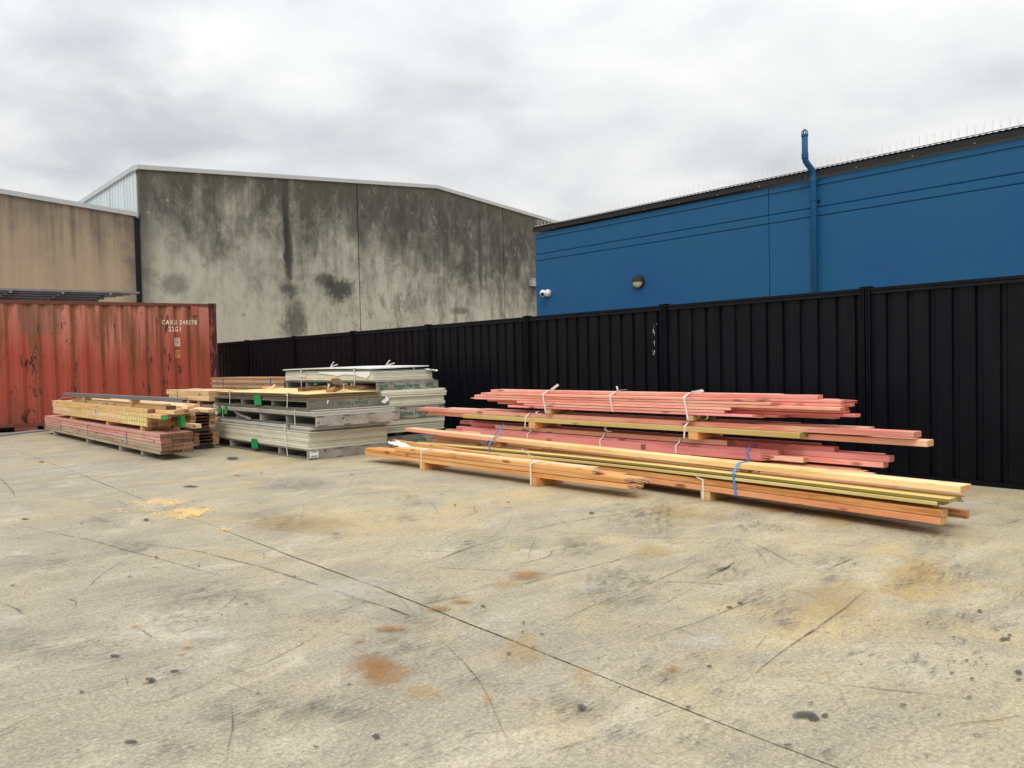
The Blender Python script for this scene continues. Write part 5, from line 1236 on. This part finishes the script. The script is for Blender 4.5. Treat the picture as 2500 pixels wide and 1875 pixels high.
mb = MB(); mb.poly([(x0 + .24, y0 - .055, .695), (x0 + .255, y0 - .056, .69), (x0 + .27, y0 - .055, .735), (x0 + .25, y0 - .055, .735)]); mb.build('torn_paper', M_label, t, origin=(x0, y0, .7))
# offcuts lying on the plywood
def offcut(px0, py0, px1, py1, w_, h_, m_, label, zz=.822, tilt=0.0, cat='offcut', name='timber_offcut', br=False, maxl=2.0):
    a, b = gnd(px0, py0, zz), gnd(px1, py1, zz); d = (b - a); L = min(d.length, maxl); yaw = math.atan2(-d.x, d.y)
    o = board(DUM, (0, 0, 0), (0, L, 0), w_, h_, m_, name=name, br1=br); o.parent = None; o.location = (a.x, a.y, zz + h_ + .002); o.rotation_euler = (tilt, 0, yaw); WL[o.name] = tuple(o.location)
    return tag(o, label, cat, 'offcuts lying on the plywood')
DUM = bpy.data.objects.new('tmp_root', None); WL['tmp_root'] = (0, 0, 0)
M_burnt = wood('scorched_offcut_wood', (.40, .20, .08), (.12, .06, .03), grain=1.5)
offcut(803, 951, 738, 956, .07, .055, M_burnt, 'long scorched timber offcut lying at the front left of the plywood')
offcut(918, 949, 838, 952, .09, .05, M_burnt, 'dark knotted timber offcut at the right edge of the plywood')
offcut(848, 946, 806, 950, .10, .05, M_brown, 'tilted brown offcut propped on the others, tied with a white strap', .868, R_(-7), maxl=.5)
offcut(838, 944, 815, 947, .10, .06, M_grey, 'short grey block leaning up behind the tilted offcut', .885, R_(14), maxl=.22)
offcut(872, 945, 850, 947, .07, .07, M_lt, 'small light orange block between the brown offcuts', .834)
offcut(672, 950, 642, 951, .07, .045, M_orange, 'small orange block alone at the left of the plywood')
q = gnd(826, 955, .83); o = tail(None, [(q.x - .1, q.y + .05, .93), (q.x - .13, q.y + .03, .85), (q.x - .05, q.y - .06, .83), (q.x + .05, q.y - .05, .85), (q.x + .06, q.y - .02, .93)], M_strap, .018, (0, .5, .3), 'loose_strap'); tag(o, 'loop of loose white strap hanging round the brown offcuts', 'strap')
q = gnd(666, 950, .83); o = tail(None, [(q.x - .06, q.y + .1, .83), (q.x - .02, q.y + .02, .85), (q.x + .03, q.y - .02, .90)], M_strap, .02, (0, .5, .3), 'loose_strap'); tag(o, 'curled white strap end beside the small orange block', 'strap')
q = gnd(800, 946, .83); mb = MB(); mb.ribbon([(q.x - .12, q.y + .2, .90), (q.x + .02, q.y + .05, .94), (q.x + .12, q.y - .05, .93), (q.x + .15, q.y - .10, .87)], (.4, .3, .5), .09, .002); o = mb.build('tape_scrap', M_green, origin=q); tag(o, 'crumpled green tape scrap sticking up behind the offcuts', 'tape')
mb = MB(); q = gnd(828, 953, .822); mb.box(q.x + .02, q.x + .12, q.y - .05, q.y + .03, .823, .835); o = mb.build('wood_chip', M_ply); tag(o, 'tiny yellow wood chip under the tilted offcut', 'wood chip')

# back stack
bx0_, bx1_ = 5.86, 6.98
t = thing('sheet_pack', (6.4, 10.9, 0), 'bottom rear pallet of cream sheets, green lettering on its pallet', 'sheet pack', GS)
pallet(t, bx0_ - .05, bx1_ - .05, 9.40, 12.4, 0, .135, M_grey, txt=[('2675', bx0_ - .04, .04, .085, False), ('James Hardie', bx0_ + .28, .045, .095, False)], tm=M_gtext)
mb = MB(); mb.box(bx0_ - .02, bx1_, 9.42, 12.4, .137, .150); mb.build('cover_board', M_grey, t, origin=(bx0_, 9.4, .14))
for k in range(4): mb = MB(); mb.box(bx0_ + .03 + k * .3, bx0_ + .13 + k * .3, 9.5, 12.3, .151, .205); mb.build('spacer', M_dkpal, t, origin=(bx0_, 9.5, .16))
sheets(t, bx0_ - .03, bx1_, 9.40, 12.4, .207, .40, M_sheet, .0135, .008, seed=12)
t = thing('sheet_pack', (6.4, 10.9, .402), 'middle rear pallet of cream ribbed sheets, faint green lettering on its pallet', 'sheet pack', GS)
pallet(t, bx0_ - .02, bx1_ + .0, 9.38, 12.4, .402, .552, M_grey, txt=[('James Hardie', bx0_ + .33, .44, .1, False)], tm=M_gtextf)
sheets(t, bx0_ - .02, bx1_, 9.40, 12.4, .553, .70, M_sheet, .0245, .012, seed=15); sheets(t, bx0_ - .05, bx1_ + .03, 9.37, 12.4, .701, .805, M_sheet, .026, .016, seed=17, name='top_sheets')
mb = MB(); mb.box(bx1_, bx1_ + .07, 9.40, 9.43, .748, .754); mb.build('loose_strip', M_sheet, t, origin=(bx1_, 9.4, .75))
t = thing('sheet_pack', (6.3, 11.0, .807), 'top rear pallet of cream sheets under a white board and torn film', 'sheet pack', GS)
tx0, tx1, ty = 5.87, 6.87, 9.52
pallet(t, tx0 + .03, tx1 + .07, ty - .05, 12.3, .807, .925, M_grey, txt=[('James Hardie', tx0 + .30, .835, .08, False), ('2675', tx0 + .05, .83, .07, False), ('2675', tx0 + .83, .84, .07, False)], tm=M_gtext)
sheets(t, tx0 + .02, tx1 + .03, ty, 12.3, .926, .948, M_sheetg, .011, .01, seed=19, name='base_sheets'); sheets(t, tx0, tx1, ty, 12.25, .949, 1.058, M_sheet, .0182, .004, seed=20)
sheets(t, tx0 + .01, tx1 - .02, ty + .03, 12.25, 1.060, 1.072, M_white, .012, .002, name='white_sheet'); sheets(t, tx0 - .0, tx1 - .03, ty + .05, 12.25, 1.074, 1.090, M_mint, .008, .004, name='mint_sheets')
# bowed white top board
mb = MB(); n_ = 14
for i in range(n_):
    v0, v1 = i / n_, (i + 1) / n_; f_z = lambda v: 1.105 + .022 * (1 - v) ** 2 * 0 + .014 * math.sin(v * 3.1)
    ya, yb = ty + .02 + (12.3 - ty) * v0, ty + .02 + (12.3 - ty) * v1; za, zb = f_z(v0), f_z(v1); e1 = .022
    mb.hexa([(tx0 - .01, ya, za), (tx1 - .04, ya, za + e1), (tx1 - .04, yb, zb + e1), (tx0 - .01, yb, zb), (tx0 - .01, ya, za + .018), (tx1 - .04, ya, za + e1 + .012), (tx1 - .04, yb, zb + e1 + .012), (tx0 - .01, yb, zb + .018)])
mb.build('white_top_board', M_white, t, origin=(tx0, ty, 1.1))
for k in range(3): mb = MB(); mb.box(tx0 + .05 + k * .35, tx0 + .12 + k * .35, ty + .4, 12.0, 1.091, 1.104); mb.build('spacer', M_grey, t, origin=(tx0, ty, 1.09))
for px in (738, 868):
    yy = onx(px, 920, tx0).y; edge_strap(t, tx0 - .01, tx1, yy, .83, 1.122); 
    for d_, h_ in ((-.28, .07), (-.42, .03)): tail(t, [(tx0 + .45, yy - .1, 1.135), (tx0 + .45, yy + d_ * .4, 1.16), (tx0 + .45, yy + d_ * .7, 1.15 + h_), (tx0 + .45, yy + d_ * .8, 1.155 + h_)], M_strap, .016, (0, .5, .5))
mb = MB()      # torn white film hanging over the long edge
pts = [(9.6, .05), (9.7, .10), (9.85, .075), (10.0, .05), (10.3, .04), (10.5, .06), (10.8, .035), (11.1, .02)]
for (ya, da), (yb, db) in zip(pts, pts[1:]): mb.hexa([(tx0 - .012, ya, 1.073 - da), (tx0 - .009, ya, 1.073 - da), (tx0 - .009, yb, 1.073 - db), (tx0 - .012, yb, 1.073 - db), (tx0 - .008, ya, 1.073), (tx0 - .005, ya, 1.073), (tx0 - .005, yb, 1.073), (tx0 - .008, yb, 1.073)])
mb.build('torn_film', M_film, t, origin=(tx0, 10, 1.05))
film('torn_film', (tx1 - .03, ty - .01, 1.055), (.16, -.02, -.02), (.02, .12, .0), t, .018, seed=3)
yy = onx(738, 910, tx0).y; film('torn_film', (tx0 - .018, yy, 1.01), (0, .28, .0), (-.012, 0, .05), t, .006, seed=6)

bpy.data.objects.remove(DUM)
for o in list(bpy.data.objects):      # tidy helper props
    if 'wl' in o: del o['wl']
